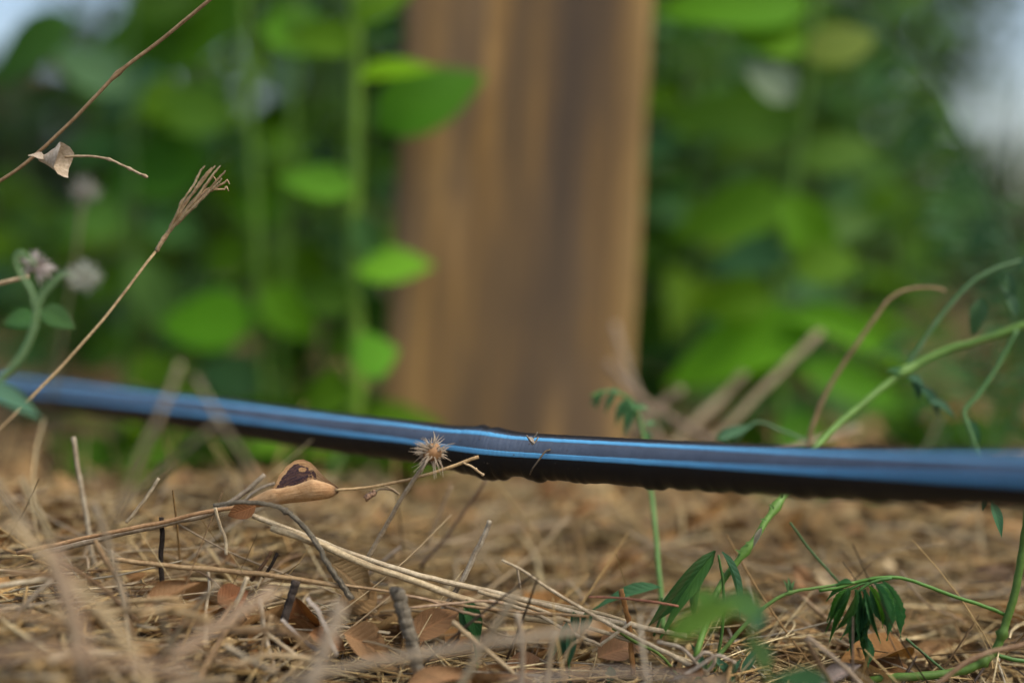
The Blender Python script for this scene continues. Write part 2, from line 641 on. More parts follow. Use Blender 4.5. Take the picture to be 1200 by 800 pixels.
def build_pipe():
    pts, ds = pxpts(PIPE, .5)
    cl, _ = spline(pts, [1] * len(pts), 44)
    base_r = .0079
    t = thing('irrigation_pipe', 'long black plastic irrigation pipe with two blue stripes crossing above the dry litter', 'pipe', cl[0])
    org = Vector(cl[0])
    n, K = len(cl), 48
    vs_, fs, sky_sheen = [], [], []
    stripes = [(56, 7.6), (9, 8.2)]     # elevation angle of the stripe centre, half width (degrees)
    swell_at = P(575, 529, .515)
    rows = []
    for i in range(n):
        tg = (cl[min(i + 1, n - 1)] - cl[max(i - 1, 0)]).normalized()
        up = Vector((0, 0, 1)); up = (up - tg * up.dot(tg)).normalized()
        fr = up.cross(tg)
        if fr.y > 0: fr = -fr
        dist = (cl[i] - swell_at).length * (1 if cl[i].x > swell_at.x else -1)
        sw = 1 + .085 * math.exp(-(dist / .011) ** 2)
        rows.append((cl[i], fr, up, base_r * sw, dist))

    lumps = [((px - 600) / FPX * .5, a / FPX * .5, w_ / FPX * .5) for px, a, w_ in ((525, 2, 7), (545, 3.5, 7), (558, 3, 5), (569, 5.5, 6), (580, 4.5, 5), (592, 5, 4.5), (624, 3.5, 5), (634, 5, 6), (650, 1.5, 4), (676, 3, 5), (685, 2, 4), (735, 1.5, 6), (758, 3.5, 5), (768, 4.5, 6), (790, 2.5, 4), (797, 2, 4), (818, 3, 6), (829, 2, 4), (850, 2.5, 6), (905, 3, 7), (925, 2, 6), (962, 3, 9), (1080, 4, 14))]

    def pt(i, ang, lift=0.0):
        c, fr, up, r, dist = rows[i]
        a = math.radians(ang)
        rr = r + lift
        s = i * .55
        # scuffs and swellings of the soft plastic, mud on the underside
        under = max(0, -math.sin(a))
        rr += .0001 * mnoise.noise(Vector((s * .7, math.cos(a) * 2, math.sin(a) * 2)))
        reach = math.exp(-((dist - .03) / .075) ** 2)
        rr += under ** 2 * reach * .0005 * max(0, mnoise.noise(Vector((c.x * 190, 3.3, 1))) + .12) * 2
        for lx, la, lw in lumps:
            rr += under ** 2 * la * .9 * math.exp(-abs((c.x - lx) / lw) ** 3)
        rr += under ** 2 * .00035 * mnoise.noise(Vector((c.x * 90, 9.3, 1)))
        topb = max(0, math.sin(a)) ** 3
        rr += topb * math.exp(-((dist + .003) / .010) ** 2) * .0008 * (1 + mnoise.noise(Vector((c.x * 400, 1, a))))
        return c + fr * (math.cos(a) * rr) + up * (math.sin(a) * rr)
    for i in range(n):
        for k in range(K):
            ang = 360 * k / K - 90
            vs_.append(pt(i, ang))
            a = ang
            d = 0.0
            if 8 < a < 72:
                d = min(1, (a - 8) / 6, (72 - a) / 12)  # where the painted sky sheen lies, fading out past the stripes
            sky_sheen.append(max(0, d))
    for i in range(n - 1):
        for k in range(K):
            k2 = (k + 1) % K
            fs.append((i * K + k, i * K + k2, (i + 1) * K + k2, (i + 1) * K + k))
    fs.append(tuple(range(K))[::-1]); fs.append(tuple((n - 1) * K + k for k in range(K)))
    me = mesh('pipe_wall', vs_, fs, True, org)
    at = me.attributes.new('sky_sheen', 'FLOAT', 'POINT')
    at.data.foreach_set('value', sky_sheen)
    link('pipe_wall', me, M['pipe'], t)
    for (ac, hw) in stripes:
        vs_, fs = [], []
        J = 6
        for i in range(n):
            wob = .7 * mnoise.noise(Vector((i * .13, ac, 0)))
            for j in range(J + 1):
                lift = .00012 if 0 < j < J else -.0002
                vs_.append(pt(i, ac + wob + hw * (j / J * 2 - 1), lift))
        for i in range(n - 1):
            for j in range(J):
                a = i * (J + 1) + j
                fs.append((a, a + J + 1, a + J + 2, a + 1))
        link('stripe', mesh('stripe', vs_, fs, True, org), M['stripe'], t)
    r3 = random.Random(5)
    vs_, fs = [], []
    for q in range(110):
        i = r3.randrange(int(n * .25), int(n * .85))
        p = pt(i, r3.uniform(-20, 85), .00005)
        b = len(vs_)
        sz = r3.uniform(.00012, .0004)
        for dx, dy, dz in ((1, 0, 0), (-1, 0, 0), (0, 1, 0), (0, -1, 0), (0, 0, .7), (0, 0, -.7)):
            vs_.append(p + Vector((dx, dy, dz)) * sz * r3.uniform(.5, 1.3))
        fs += [(b + x, b + y, b + z) for x, y, z in ((0, 2, 4), (2, 1, 4), (1, 3, 4), (3, 0, 4), (2, 0, 5), (1, 2, 5), (3, 1, 5), (0, 3, 5))]
    o = link('soil_specks', mesh('soil_specks', vs_, fs, False, org), M['twig'], t, (.14, .11, .08))
    o['kind'] = 'stuff'
    return rows


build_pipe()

# dry specks lying on the pipe
t = thing('dry_fleck', 'tiny pale dry fleck with bent legs stuck on top of the pipe', 'plant debris', P(623, 519, .4955))
for spec, wp in (([(617, 510), (621, 516), (624, 520)], 2.2), ([(631, 512), (627, 518), (623, 521)], 2.0), ([(621, 516), (627, 511), (630, 506)], 1.8)):
    pxtube('fibre', [(a, b, .4945) for a, b in spec], wp, M['straw'], (.3, .26, .2), .4945, t, sides=5, sub=3)
put_leaf(blade('husk', 5, 2, 'lance', .3, .1), P(620, 512, .494), P(627, 519, .494), .0016, t, (.5, .44, .36), name='husk', mat='straw')
tag(pxtube('dry_fibre', [(645, 527, .4945), (639, 529, .4938), (632, 538, .493), (624, 549, .4935), (621, 556, .496)], 2.8, M['straw'], (.16, .13, .09), .494, None, (1, .6), sides=6),
    'short dark dry fibre hanging over the lower blue stripe of the pipe', 'plant debris')

# ------------------------------------------------------------------ the rolled dead leaf


def rolled_leaf():
    A, B = P(274, 598, .497), P(396, 575, .494)
    ax = (B - A)
    L = ax.length
    ax.normalize()
    up = Vector((0, 0, 1)); up = (up - ax * up.dot(ax)).normalized()
    fr = up.cross(ax)
    if fr.y > 0: fr = -fr
    mm = .000299           # metres per photo pixel here
    t = thing('curled_leaf', 'curled tan dead leaf with a dark purple patch inside its open roll', 'dead leaf', A)
    NU, NV = 34, 22
    vs_, uvs = [], []
    keys_r = [(0, 4.0), (.19, 5.6), (.33, 9.2), (.62, 11.4), (.80, 14.2), (.90, 10.2), (.96, 6.6), (1, 2.4)]
    keys_o = [(0, 1), (.2, 5), (.4, 7.5), (.62, 6.8), (.8, 8.2), (.9, 3.5), (1, 0)]                                # the spine's arch over the straight line
    keys_b = [(0, -4), (.30, -3), (.40, 1), (.47, 12), (.56, 19), (.66, 23), (.74, 20), (.84, 8), (.90, 1), (1, -2)]   # height of the back wall over the front lip
    keys_f = [(0, 185), (.35, 176), (.48, 152), (.8, 146), (.95, 172), (1, 180)]                            # how far the front lip rolls up

    def key(ks, u):
        for (a, x), (b, y) in zip(ks, ks[1:]):
            if u <= b:
                s = (u - a) / (b - a)
                return x + (y - x) * s
        return ks[-1][1]
    for i in range(NU + 1):
        u = i / NU
        c = A + ax * (L * u) + up * (mm * key(keys_o, u)) + up * mm * .6 * mnoise.noise(Vector((u * 9, 0, 0)))
        r = key(keys_r, u) * mm
        hb = key(keys_b, u) * mm
        fa = key(keys_f, u)
        for j in range(NV + 1):
            v = j / NV
            # v 0 = front lip, .45 = bottom, .7 = back mid, 1 = top of back wall
            if v < .7:
                a = -90 + fa * (1 - v / .7 * (1 + 110 / fa)) if False else (-90 + fa) - (fa + 95) * (v / .7)
                a = math.radians(a)
                q = fr * (math.cos(a) * r) + up * (math.sin(a) * r)
            else:
                s = (v - .7) / .3
                a0 = math.radians(-185)
                q = fr * (math.cos(a0) * r * (1 + .2 * s * (hb / (27 * mm)))) + up * (math.sin(a0) * r + s * (hb + r * .92))
                q += fr * (-.15 * s * s * hb) + ax * (s * s * .0012 * math.sin(u * 7))
            q *= 1 + .03 * mnoise.noise(Vector((u * 7, v * 5, 2.2))) + .035 * mnoise.noise(Vector((u * 10, v * 16, 7.7)))
            vs_.append(c + q)
            uvs.append((u, v))
    fs = []
    for i in range(NU):
        for j in range(NV):
            a = i * (NV + 1) + j
            fs.append((a, a + NV + 1, a + NV + 2, a + 1))
    me = mesh('leaf_blade', vs_, fs, True, A)
    uvl = me.uv_layers.new(name='UVMap')
    for lp in me.loops:
        uvl.data[lp.index].uv = uvs[lp.vertex_index]
    tm = NT('curled_leaf_tissue')
    a = tm.noise(420, 5, .65)
    b = tm.noise(110, 4, .6)
    c = tm.ramp(a, [(.25, (.30, .16, .06)), (.5, (.47, .28, .125)), (.75, (.55, .36, .18))])
    c = tm.mix(tm.ramp(b, [(.35, .55), (.55, 0.)]), c, (.25, .125, .045))
    # purple-black fungus patch inside the roll, its shape given along and across the blade
    uv = tm.n('UVMap')
    sx = tm.n('SeparateXYZ'); tm.l(uv.outputs[0], sx.inputs[0])
    sc = tm.noise(260, 3, .7)

    def ell(cx, cy, rx, ry):
        vals = []
        for o_, cc, rr in ((sx.outputs['X'], cx, rx), (sx.outputs['Y'], cy, ry)):
            s_ = tm.n('Math', operation='SUBTRACT'); tm.l(o_, s_.inputs[0]); s_.inputs[1].default_value = cc
            d_ = tm.n('Math', operation='DIVIDE'); tm.l(s_.outputs[0], d_.inputs[0]); d_.inputs[1].default_value = rr
            p_ = tm.n('Math', operation='MULTIPLY'); tm.l(d_.outputs[0], p_.inputs[0]); tm.l(d_.outputs[0], p_.inputs[1])
            vals.append(p_.outputs[0])
        ad = tm.n('Math', operation='ADD'); tm.l(vals[0], ad.inputs[0]); tm.l(vals[1], ad.inputs[1])
        ad2 = tm.n('Math', operation='MULTIPLY_ADD'); tm.l(sc, ad2.inputs[0]); ad2.inputs[1].default_value = 2.6; tm.l(ad.outputs[0], ad2.inputs[2])
        return ad2.outputs[0]
    patch = tm.ramp(tm.mix(0, ell(.60, .80, .22, .155), (0, 0, 0)), [(.0, 1.0), (.99, 1.0), (1.0, 0.)]) if False else None
    e1 = ell(.60, .85, .21, .11)
    g1 = tm.n('MapRange'); tm.l(e1, g1.inputs[0]); g1.inputs[1].default_value = 2.35; g1.inputs[2].default_value = 2.1
    e2 = ell(.70, .895, .035, .022)
    g2 = tm.n('MapRange'); tm.l(e2, g2.inputs[0]); g2.inputs[1].default_value = 2.0; g2.inputs[2].default_value = 2.3
    pm = tm.n('Math', operation='MULTIPLY'); tm.l(g1.outputs[0], pm.inputs[0]); tm.l(g2.outputs[0], pm.inputs[1])
    spk = tm.noise(1500, 3, .6)
    c = tm.mix(tm.ramp(spk, [(.60, 0.), (.72, .6)]), c, (.13, .06, .025))
    rim = tm.n('MapRange'); tm.l(sx.outputs['Y'], rim.inputs[0]); rim.inputs[1].default_value = .07; rim.inputs[2].default_value = .005
    end = tm.n('MapRange'); tm.l(sx.outputs['X'], end.inputs[0]); end.inputs[1].default_value = .94; end.inputs[2].default_value = 1.0
    c = tm.mix(tm.ramp(rim.outputs[0], [(.0, 0.), (.9, .6)]), c, (.55, .36, .18))  # slight highlight along the lip, painted as a paler rim
    c = tm.mix(tm.ramp(end.outputs[0], [(.2, 0.), (.9, .9)]), c, (.05, .025, .012))
    c = tm.mix(pm.outputs[0], c, tm.mix(tm.ramp(spk, [(.4, 0.), (.7, .8)]), (.022, .012, .018), (.09, .045, .04)))
    tm.set(Roughness=.6)
    tm.b.inputs['Specular IOR Level'].default_value = .25
    wv = tm.n('Math', operation='ADD'); tm.l(a, wv.inputs[0]); wr = tm.noise(1, 4, .6, (5, 34, 1), 'UV'); tm.l(wr, wv.inputs[1])
    c = tm.mix(tm.ramp(wr, [(.35, .35), (.55, 0.)]), c, (.20, .10, .04))
    tm.bump(wv.outputs[0], .5, .0008)
    tm.l(c, tm.b.inputs['Base Color'])
    link('leaf_blade', me, tm.m, t)
    # the loose lower flap at its narrow end
    fl = blade('flap', 8, 4, 'ovate', .2, .12, .03)
    put_leaf(fl, P(300, 592, .492), P(266, 604, .491), .0068, t, (.27, .13, .05), Vector((.1, -.9, .25)), 'flap', 'dead_leaf')


rolled_leaf()

# ------------------------------------------------------------------ thin stalk beside the leaf, with a bud
t = thing('dry_stalk', 'thin tan dry stalk with a round bud reaching from the curled leaf towards the pipe', 'stalk', P(393, 574, .494))
pxtube('stem', [(393, 574), (430, 571), (470, 564), (510, 553), (561, 535)], 4.4, M['straw'], (.56, .40, .20), .493, t, (.75, 1))
pxtube('side_twig', [(542, 542), (552, 546), (560, 552), (567, 557)], 2.8, M['straw'], (.6, .46, .27), .492, t, nodes=(.6, .95))
pxtube('side_twig', [(468, 579), (458, 574), (446, 573), (438, 577)], 2.4, M['straw'], (.55, .42, .26), .494, t)
pxtube('side_twig', [(468, 579), (460, 573), (447, 567)], 2.4, M['straw'], (.6, .46, .27), .493, t)
bd = pxtube('bud', [(439, 576), (436, 579), (432, 581), (428, 584)], 9.5, M['straw'], (.42, .27, .17), .494, t, (.7, .8), wob=.2)

# ------------------------------------------------------------------ fluffy seed head in front of the pipe


def seed_head(name, label, cpx, d, rpx, color, knob, stem, stem_w, stem_col, nb=80, group=None, bw=.00013, face=Vector((0, -1, .15))):
    c = P(cpx[0], cpx[1], d)
    t = thing(name, label, 'seed head', P(*stem[0]) if stem else c, group)
    org = Vector(t.location)
    rr = R
    rad = rpx / FPX * d
    if stem:
        pxtube('stem', stem, stem_w, M['straw'], stem_col, d, t, (1, .85))
    # receptacle
    pts = [c + face * rad * k for k in (-.34, -.2, 0, .14, .2)]
    vs_, fs = tube_geo(pts, [rad * k for k in (.15, .36, .42, .28, .04)], 12, 1, .45, True, 3)
    link('receptacle', mesh('receptacle', vs_, fs, True, org), M['straw'], t, knob)
    vs_, fs = [], []
    z = face.normalized(); x = z.cross(Vector((0, 0, 1))).normalized(); y = z.cross(x)
    for i in range(nb):
        a = rr.random() * 2 * math.pi
        e = rr.uniform(-.75, .75)
        dr = (x * math.cos(a) + y * math.sin(a)) * math.cos(e) + z * math.sin(e)
        ln = rad * rr.uniform(.5, 1.2)
        side = dr.cross(Vector((rr.random() - .5, rr.random() - .5, rr.random() - .5))).normalized()
        pts = [c + dr * rad * .2, c + dr * ln * .6 + side * rad * .04, c + dr * ln + side * rad * rr.uniform(-.25, .3) + Vector((0, 0, -.08 * rad))]
        p2, r2 = spline(pts, [bw * 1.5, bw * 1.3, bw * .35], 3)
        tube_geo(p2, r2, 4, 1, 0, False, 0, vs_, fs)
    o = link('bristles', mesh('bristles', vs_, fs, True, org), M['fluff'], t, color)
    o['kind'] = 'stuff'
    return t


seed_head('seed_head', 'dry star shaped fluffy seed head standing against the pipe', (507, 530), .487, 27, (.52, .44, .33), (.36, .20, .085),
          [(430, 655, .50), (450, 620, .497), (470, 585, .492), (488, 557, .489), (500, 541, .489)], 5.6, (.54, .45, .31), 88, bw=.00016, face=Vector((.12, -1, .25)))

# ------------------------------------------------------------------ hero stalks, upper left
t = thing('dry_stalk', 'long brown dry stalk slanting across the top corner holding a papery husk', 'stalk', P(-60, 250, .50))
pxtube('stem', [(-60, 250), (0, 212), (35, 187), (90, 136), (138, 86), (190, 46), (245, 0), (300, -44), (350, -90)], 4.0, M['straw'], (.37, .26, .14), .50, t, (1.0, 1.15), nodes=(.5,), sides=8)
pxtube('side_twig', [(76, 184), (100, 183), (128, 187), (152, 198), (173, 208)], 3.0, M['straw'], (.50, .40, .26), .495, t, (1, 1), nodes=(.5, .78, .97))


def husk():
    base, mouth = P(46, 186, .496), P(75, 186, .494)
    ax = (mouth - base); L = ax.length; ax.normalize()
    up = Vector((0, 0, 1)); up = (up - ax * up.dot(ax)).normalized(); sd_ = up.cross(ax)
    vs_, fs = [], []
    K, N = 14, 8
    for i in range(N + 1):
        u = i / N
        r = L * (.08 + .5 * u ** 1.3)
        for k in range(K):
            a = 2 * math.pi * k / K
            j = 1 + .16 * mnoise.noise(Vector((k * .9, u * 4, 3)))
            vs_.append(base + ax * (L * u * (1 + .12 * math.sin(3 * a) * u)) + (up * math.sin(a) * 1.12 + sd_ * math.cos(a)) * r * j - up * u * L * .05)
    for i in range(N):
        for k in range(K):
            k2 = (k + 1) % K
            fs.append((i * K + k, i * K + k2, (i + 1) * K + k2, (i + 1) * K + k))
    link('husk', mesh('husk', vs_, fs, True, Vector(t.location)), M['straw'], t, (.58, .49, .36))
    put_leaf(blade('husk_tip', 6, 2, 'lance', .5, .2, .06), P(52, 187, .494), P(33, 179, .493), .0036, t, (.6, .52, .4), name='husk', mat='straw')


husk()

t = thing('grass_stalk', 'slender tan grass stalk with a brush shaped seed head leaning over the pipe', 'stalk', P(-50, 548, .455))
pxtube('stem', [(-50, 548, .455), (0, 502, .462), (60, 442, .472), (120, 375, .482), (183, 294, .494)], 3.8, M['straw'], (.50, .38, .20), .49, t, (1.1, .85), sides=8)
for k, (e, m) in enumerate([((238, 199), (214, 236)), ((246, 201), (218, 239)), ((250, 209), (222, 240)), ((256, 199), (226, 238)), ((262, 205), (229, 240)), ((265, 221), (238, 226)), ((258, 214), (232, 238)), ((250, 199), (215, 240)), ((266, 213), (236, 232))]):
    dd = .494 + (k % 3 - 1) * .0022
    pxtube('spikelet', [(183, 294, .494), (197, 272 + k % 2, .494), (m[0], m[1], dd), ((m[0] + e[0]) / 2 + R.uniform(-1.5, 1.5), (m[1] + e[1]) / 2 - 1.5, dd), (e[0] - 3, e[1] + 1, dd), (e[0], e[1] - 2, dd)] + ([(e[0] + 3, e[1] + 3, dd)] if k in (2, 5, 8) else [(e[0] + 2, e[1] - 5, dd)]),
           3.0, M['straw'], (.50 + .03 * (k % 3), .40, .23), .494, t, (1.35, .45), wob=.8, sides=6, sub=9)

# ------------------------------------------------------------------ pale green plant at the left edge
FL = .437
t = thing('flowering_weed', 'pale green forked weed with spent whitish flower heads at the left edge', 'weed', P(-40, 560, FL))
GREEN_PALE = (.16, .27, .12)
pxtube('stem', [(-40, 560), (-28, 490), (-6, 453), (20, 424), (38, 390), (45, 355), (58, 336), (74, 322), (92, 326)], 8.2, M['stem'], GREEN_PALE, FL, t, (1.2, .75), sides=8)
pxtube('stem', [(43, 370), (36, 340), (22, 318), (18, 303), (24, 296), (34, 303), (42, 311)], 6, M['stem'], GREEN_PALE, FL, t, (1, .8), sides=8)
lf = blade('leaf', 6, 4, 'ovate', .18, .3, .02)
put_leaf(lf, P(-30, 452, .425), P(42, 468, .415), .0075, t, (.10, .22, .13), Vector((0, -.5, .8)), 'leaf', 'weed_leaf')
put_leaf(lf, P(42, 372, .445), P(4, 374, .44), .0075, t, (.05, .15, .03), Vector((0, -.9, .5)), 'leaf', 'weed_leaf')
put_leaf(lf, P(47, 362, .45), P(88, 380, .45), .0075, t, (.05, .13, .03), Vector((0, -.9, .5)), 'leaf', 'weed_leaf')
for (cx, cy, dd, rp, cc, kn) in ((44, 313, .445, 22, (.55, .50, .47), (.30, .2, .16)), (98, 324, .41, 22, (.55, .58, .5), (.4, .38, .3))):
    c = P(cx, cy, dd); rad = rp / FPX * dd
    vs_, fs = [], []
    for i in range(70):
        dr = Vector((R.gauss(0, 1), R.gauss(-.4, 1), R.gauss(0, 1))).normalized()
        p2, r2 = spline([c + dr * rad * .15, c + dr * rad * .6, c + dr * rad * R.uniform(.75, 1.1)], [.00035, .0003, .0001], 3)
        tube_geo(p2, r2, 4, 1, 0, False, 0, vs_, fs)
    h = link('flower_head', mesh('flower_head', vs_, fs, True, Vector(t.location)), M['fluff'], t, cc)
    pts = [c + Vector((0, k * rad, 0)) for k in (.3, .15, -.1, -.25)]
    vs_, fs = tube_geo(pts, [rad * k for k in (.1, .3, .32, .1)], 9, 1, .2)
    link('flower_centre', mesh('flower_centre', [v - Vector(t.location) for v in vs_], fs), M['straw'], h, kn)
straw([(-40, 340), (0, 332), (34, 324)], 6, STRAW, 'short pale straw poking in beside the spent flower head at the left edge', .47)
seed_head('seed_head', 'small blurred whitish seed head among the leaves below the papery husk', (98, 223), .68, 20, (.42, .42, .36), (.30, .26, .2),
          [(60, 470, .70), (75, 380, .69), (90, 290, .68), (97, 228, .68)], 4, (.28, .28, .16), 60, bw=.0003)

# ------------------------------------------------------------------ hero straws and twigs in the litter
B = 'pale straws of the bundle slanting through the litter'
straw([(296, 604), (360, 628), (430, 655), (500, 676), (560, 690), (640, 709), (720, 728), (805, 745)], 6.6, PALE, 'long pale straw topmost in the bundle slanting down from the curled leaf', .494, B)
straw([(318, 618), (380, 640), (430, 662), (500, 686), (560, 707), (610, 722), (660, 728)], 8.5, (.56, .46, .28), 'thick pale straw under the topmost one in the slanting bundle', .490, B)
straw([(385, 642), (470, 668), (540, 684), (620, 702), (700, 718), (775, 741)], 4.6, (.58, .47, .28), 'thin straw pressed behind the topmost straw of the slanting bundle', .497, B)
straw([(400, 652), (440, 664), (475, 676), (530, 698), (575, 713)], 3.6, PALE, 'short fine straw in the middle of the slanting bundle', .495, B)
straw([(560, 692), (625, 712), (690, 735), (760, 757), (820, 779)], 5, (.56, .46, .29), 'straw leaving the slanting bundle towards the green leaves', .493, B)
straw([(573, 703), (620, 716), (668, 740), (702, 755), (705, 754), (722, 742), (740, 729)], 4.2, PALE, 'pale straw with a sharp upward kink at its end', .489, sub=4)
straw([(588, 656), (612, 668), (660, 700), (720, 734), (780, 764), (830, 790)], 6, PALE, 'pale pointed straw lying alone across the end of the bundle', .484, taper=(.45, 1.1))
straw([(574, 610), (569, 624), (560, 642), (541, 681), (520, 712), (497, 740), (478, 768)], 5.6, (.46, .40, .29), 'greyish straw standing up out of the bundle with a broken top', .499, taper=(1.1, 1.3))
straw([(130, 655), (200, 663), (270, 669), (340, 677), (420, 690)], 6, (.44, .31, .16), 'long tan stem stretched level over the brown leaves', .488)
straw([(395, 684), (450, 692), (520, 706), (600, 716), (690, 722)], 3.6, (.40, .28, .15), 'thin brown stem running under the pale bundle', .487)
straw([(470, 697), (500, 702), (540, 716), (568, 722)], 3.4, (.45, .32, .2), 'short tan stem bit crossing below the bundle', .484)
straw([(480, 712), (520, 708), (560, 704), (590, 706)], 3.2, (.55, .4, .26), 'short curved straw bit lying under the bundle', .483)
straw([(86, 512), (93, 560), (102, 610), (110, 660), (128, 702)], 5.6, (.48, .42, .30), 'upright pale straw standing by itself at the left under the pipe', .53, taper=(1, 1.1))
straw([(186, 560), (172, 582), (158, 600), (148, 612)], 4, PALE, 'short pale straw tip sticking up near the upright straw', .50)
straw([(252, 594), (257, 614), (264, 632), (265, 650)], 4, PALE, 'short pale straw hanging down below the grey twig', .492)
straw([(20, 648), (110, 628), (180, 614), (250, 598), (322, 589)], 5.2, (.48, .30, .15), 'orange brown stem leading into the grey curved twig', .498)
straw([(40, 652), (120, 630), (200, 612), (250, 600), (285, 578), (310, 556)], 7, (.40, .34, .25), 'dull straw lying along the orange brown stem and rising past the leaf', .503, taper=(1.2, .8))
straw([(283, 590), (296, 578), (310, 570), (322, 566)], 3.5, (.45, .40, .32), 'frayed straw end curling beside the narrow end of the curled leaf', .512)
straw([(189, 606), (190, 630), (188, 660), (192, 690)], 6, DARK, 'short dark upright twig stub left of the curled leaf', .505, cat='twig', name='dry_twig', mat='twig')
straw([(250, 592), (285, 588), (320, 592), (345, 606), (368, 632), (385, 662), (400, 684), (412, 702)], 7, (.215, .19, .14), 'grey curved twig bending down from under the curled leaf', .487, cat='twig', name='dry_twig', mat='twig', taper=(.7, 1.1), wob=.3, sides=9, sub=9, nodes=(.38,))
straw([(465, 690), (472, 716), (480, 742), (486, 768), (498, 806)], 16, (.24, .21, .155), 'thick grey splintered twig standing steeply in the litter', .474, cat='twig', name='dry_twig', mat='twig', wob=.16, sides=11, sub=10, taper=(1.1, .9))
straw([(347, 680), (340, 704), (331, 735), (321, 775)], 10, (.10, .08, .065), 'blackish split twig leaning among the brown leaves', .486, cat='twig', name='dry_twig', mat='twig', wob=.35, sides=9, sub=9)
straw([(318, 646), (308, 662), (294, 680)], 4.5, BROWN, 'small dark twig forking over the tan stem', .49, cat='twig', name='dry_twig', mat='twig')
straw([(325, 648), (318, 662), (308, 676)], 4, DARK, 'tiny dark twig tip beside the forking twig', .492, cat='twig', name='dry_twig', mat='twig')
straw([(290, 676), (280, 700), (272, 712)], 5.6, PALE, 'short pale straw chip leaning near the rolled leaf', .482)
straw([(318, 720), (312, 740), (302, 775)], 4, (.56, .42, .24), 'fine tan straw crossing a whiter one near the blackish twig', .47)
straw([(305, 700), (310, 740), (322, 785)], 5.4, (.58, .52, .4), 'whitish straw crossing the fine tan one near the blackish twig', .473)
straw([(306, 738), (326, 752), (350, 770)], 4.6, PALE, 'short bright straw slanting over the blackish twig', .468)
straw([(360, 700), (375, 720), (395, 768)], 7.5, (.42, .38, .33), 'grey white flat straw forked at the brown leaf edge', .475, flat=.4)
straw([(330, 725), (352, 746), (385, 772)], 6, (.38, .35, .31), 'grey straw slanting beside the blackish twig', .478, flat=.5)
straw([(330, 800), (420, 779), (520, 762), (620, 747), (700, 735)], 10, (.45, .38, .27), 'long straw close to the lens lying level along the bottom', .405)
straw([(535, 812), (560, 768), (585, 728), (606, 694)], 9, (.42, .36, .24), 'stout straw close to the lens leaning to the pale bundle', .43)
straw([(530, 728), (556, 750), (590, 778), (624, 808)], 5.6, STRAW, 'straw slanting down from beneath the bundle past a green leaf', .47)
straw([(606, 718), (612, 760), (610, 812)], 6.5, (.45, .38, .28), 'upright straw below the bundle next to the small green leaf', .455)
straw([(652, 738), (645, 770), (640, 812)], 7, (.46, .38, .25), 'upright straw standing among the small green leaflets', .45)
straw([(690, 699), (720, 700), (760, 704), (795, 710)], 3, (.38, .17, .10), 'thin reddish stem lying in front of the folded green leaf', .487)
straw([(727, 690), (733, 712), (738, 738), (742, 790)], 6, (.40, .20, .06), 'orange brown shrivelled strip hanging by the pale straws', .493, wob=.5, flat=.4)
straw([(655, 790), (668, 758), (686, 746)], 3, STRAW, 'thin bent straw hooked at its top below the bundle', .47)
straw([(944, 748), (962, 780), (985, 815)], 5, (.30, .20, .11), 'brown half of a bent stem below the drooping green leaf', .468)
straw([(946, 746), (975, 768), (1015, 806)], 5.5, (.44, .36, .26), 'paler bent straw rising to a point below the drooping green leaf', .466)
straw([(590, 800), (680, 790), (760, 789), (850, 802)], 7, (.40, .34, .27), 'straw close to the lens running along the lower edge', .40)
straw([(770, 752), (800, 760), (826, 786), (838, 772), (826, 764), (812, 776)], 4.5, (.52, .45, .34), 'pale straw twisted into a loose knot by the pale green leaf', .478)
straw([(790, 795), (815, 783), (840, 768), (862, 776)], 6, (.48, .42, .33), 'flattened pale straw below the knotted one', .475, flat=.5)
straw([(1090, 808), (1130, 778), (1160, 764), (1215, 752)], 6, (.36, .24, .14), 'reddish tan stem lying in front of the green stalk', .47)
straw([(940, 700), (985, 740), (1030, 795)], 5, (.40, .30, .18), 'tan stem slanting behind the drooping green leaf', .53)
straw([(-10, 688), (30, 682), (66, 677)], 7, PALE, 'pale straw end lying level at the left edge', .47)
straw([(0, 745), (30, 708), (60, 680)], 6, (.5, .42, .3), 'straw leaning over the pale straw end at the left edge', .46)
straw([(-20, 545), (25, 610), (70, 690), (95, 800)], 7, (.34, .28, .18), 'curved straw close to the lens at the lower left corner', .41)
straw([(24, 560), (45, 600), (60, 640)], 6, (.4, .34, .2), 'short dull straw leaning beside the curved one at lower left', .43)
straw([(110, 590), (128, 640), (150, 720)], 6.5, (.36, .31, .22), 'dull straw leaning in front of the tan level stem', .43)
straw([(300, 800), (360, 740), (400, 700), (470, 640)], 5, (.38, .31, .22), 'thin straw slanting up behind the grey splintered twig', .53)
straw([(570, 562), (548, 594), (520, 632), (492, 664)], 3.6, (.22, .15, .10), 'thin dark stem rising to the underside of the pipe', .545)
straw([(529, 568), (515, 602), (500, 640)], 3.6, (.42, .32, .2), 'thin pale stem beside the dark one under the pipe', .55)
straw([(610, 690), (607, 670), (606, 664)], 2.6, (.5, .42, .3), 'tiny upright straw splinter on the bundle', .49)
straw([(700, 612), (640, 650), (590, 690)], 3, (.36, .27, .18), 'fine straw slanting behind the bundle in the open litter', .62)
straw([(660, 568), (720, 600), (800, 640)], 4, (.4, .31, .21), 'fine straw lying out behind the pipe on bare litter', .72)

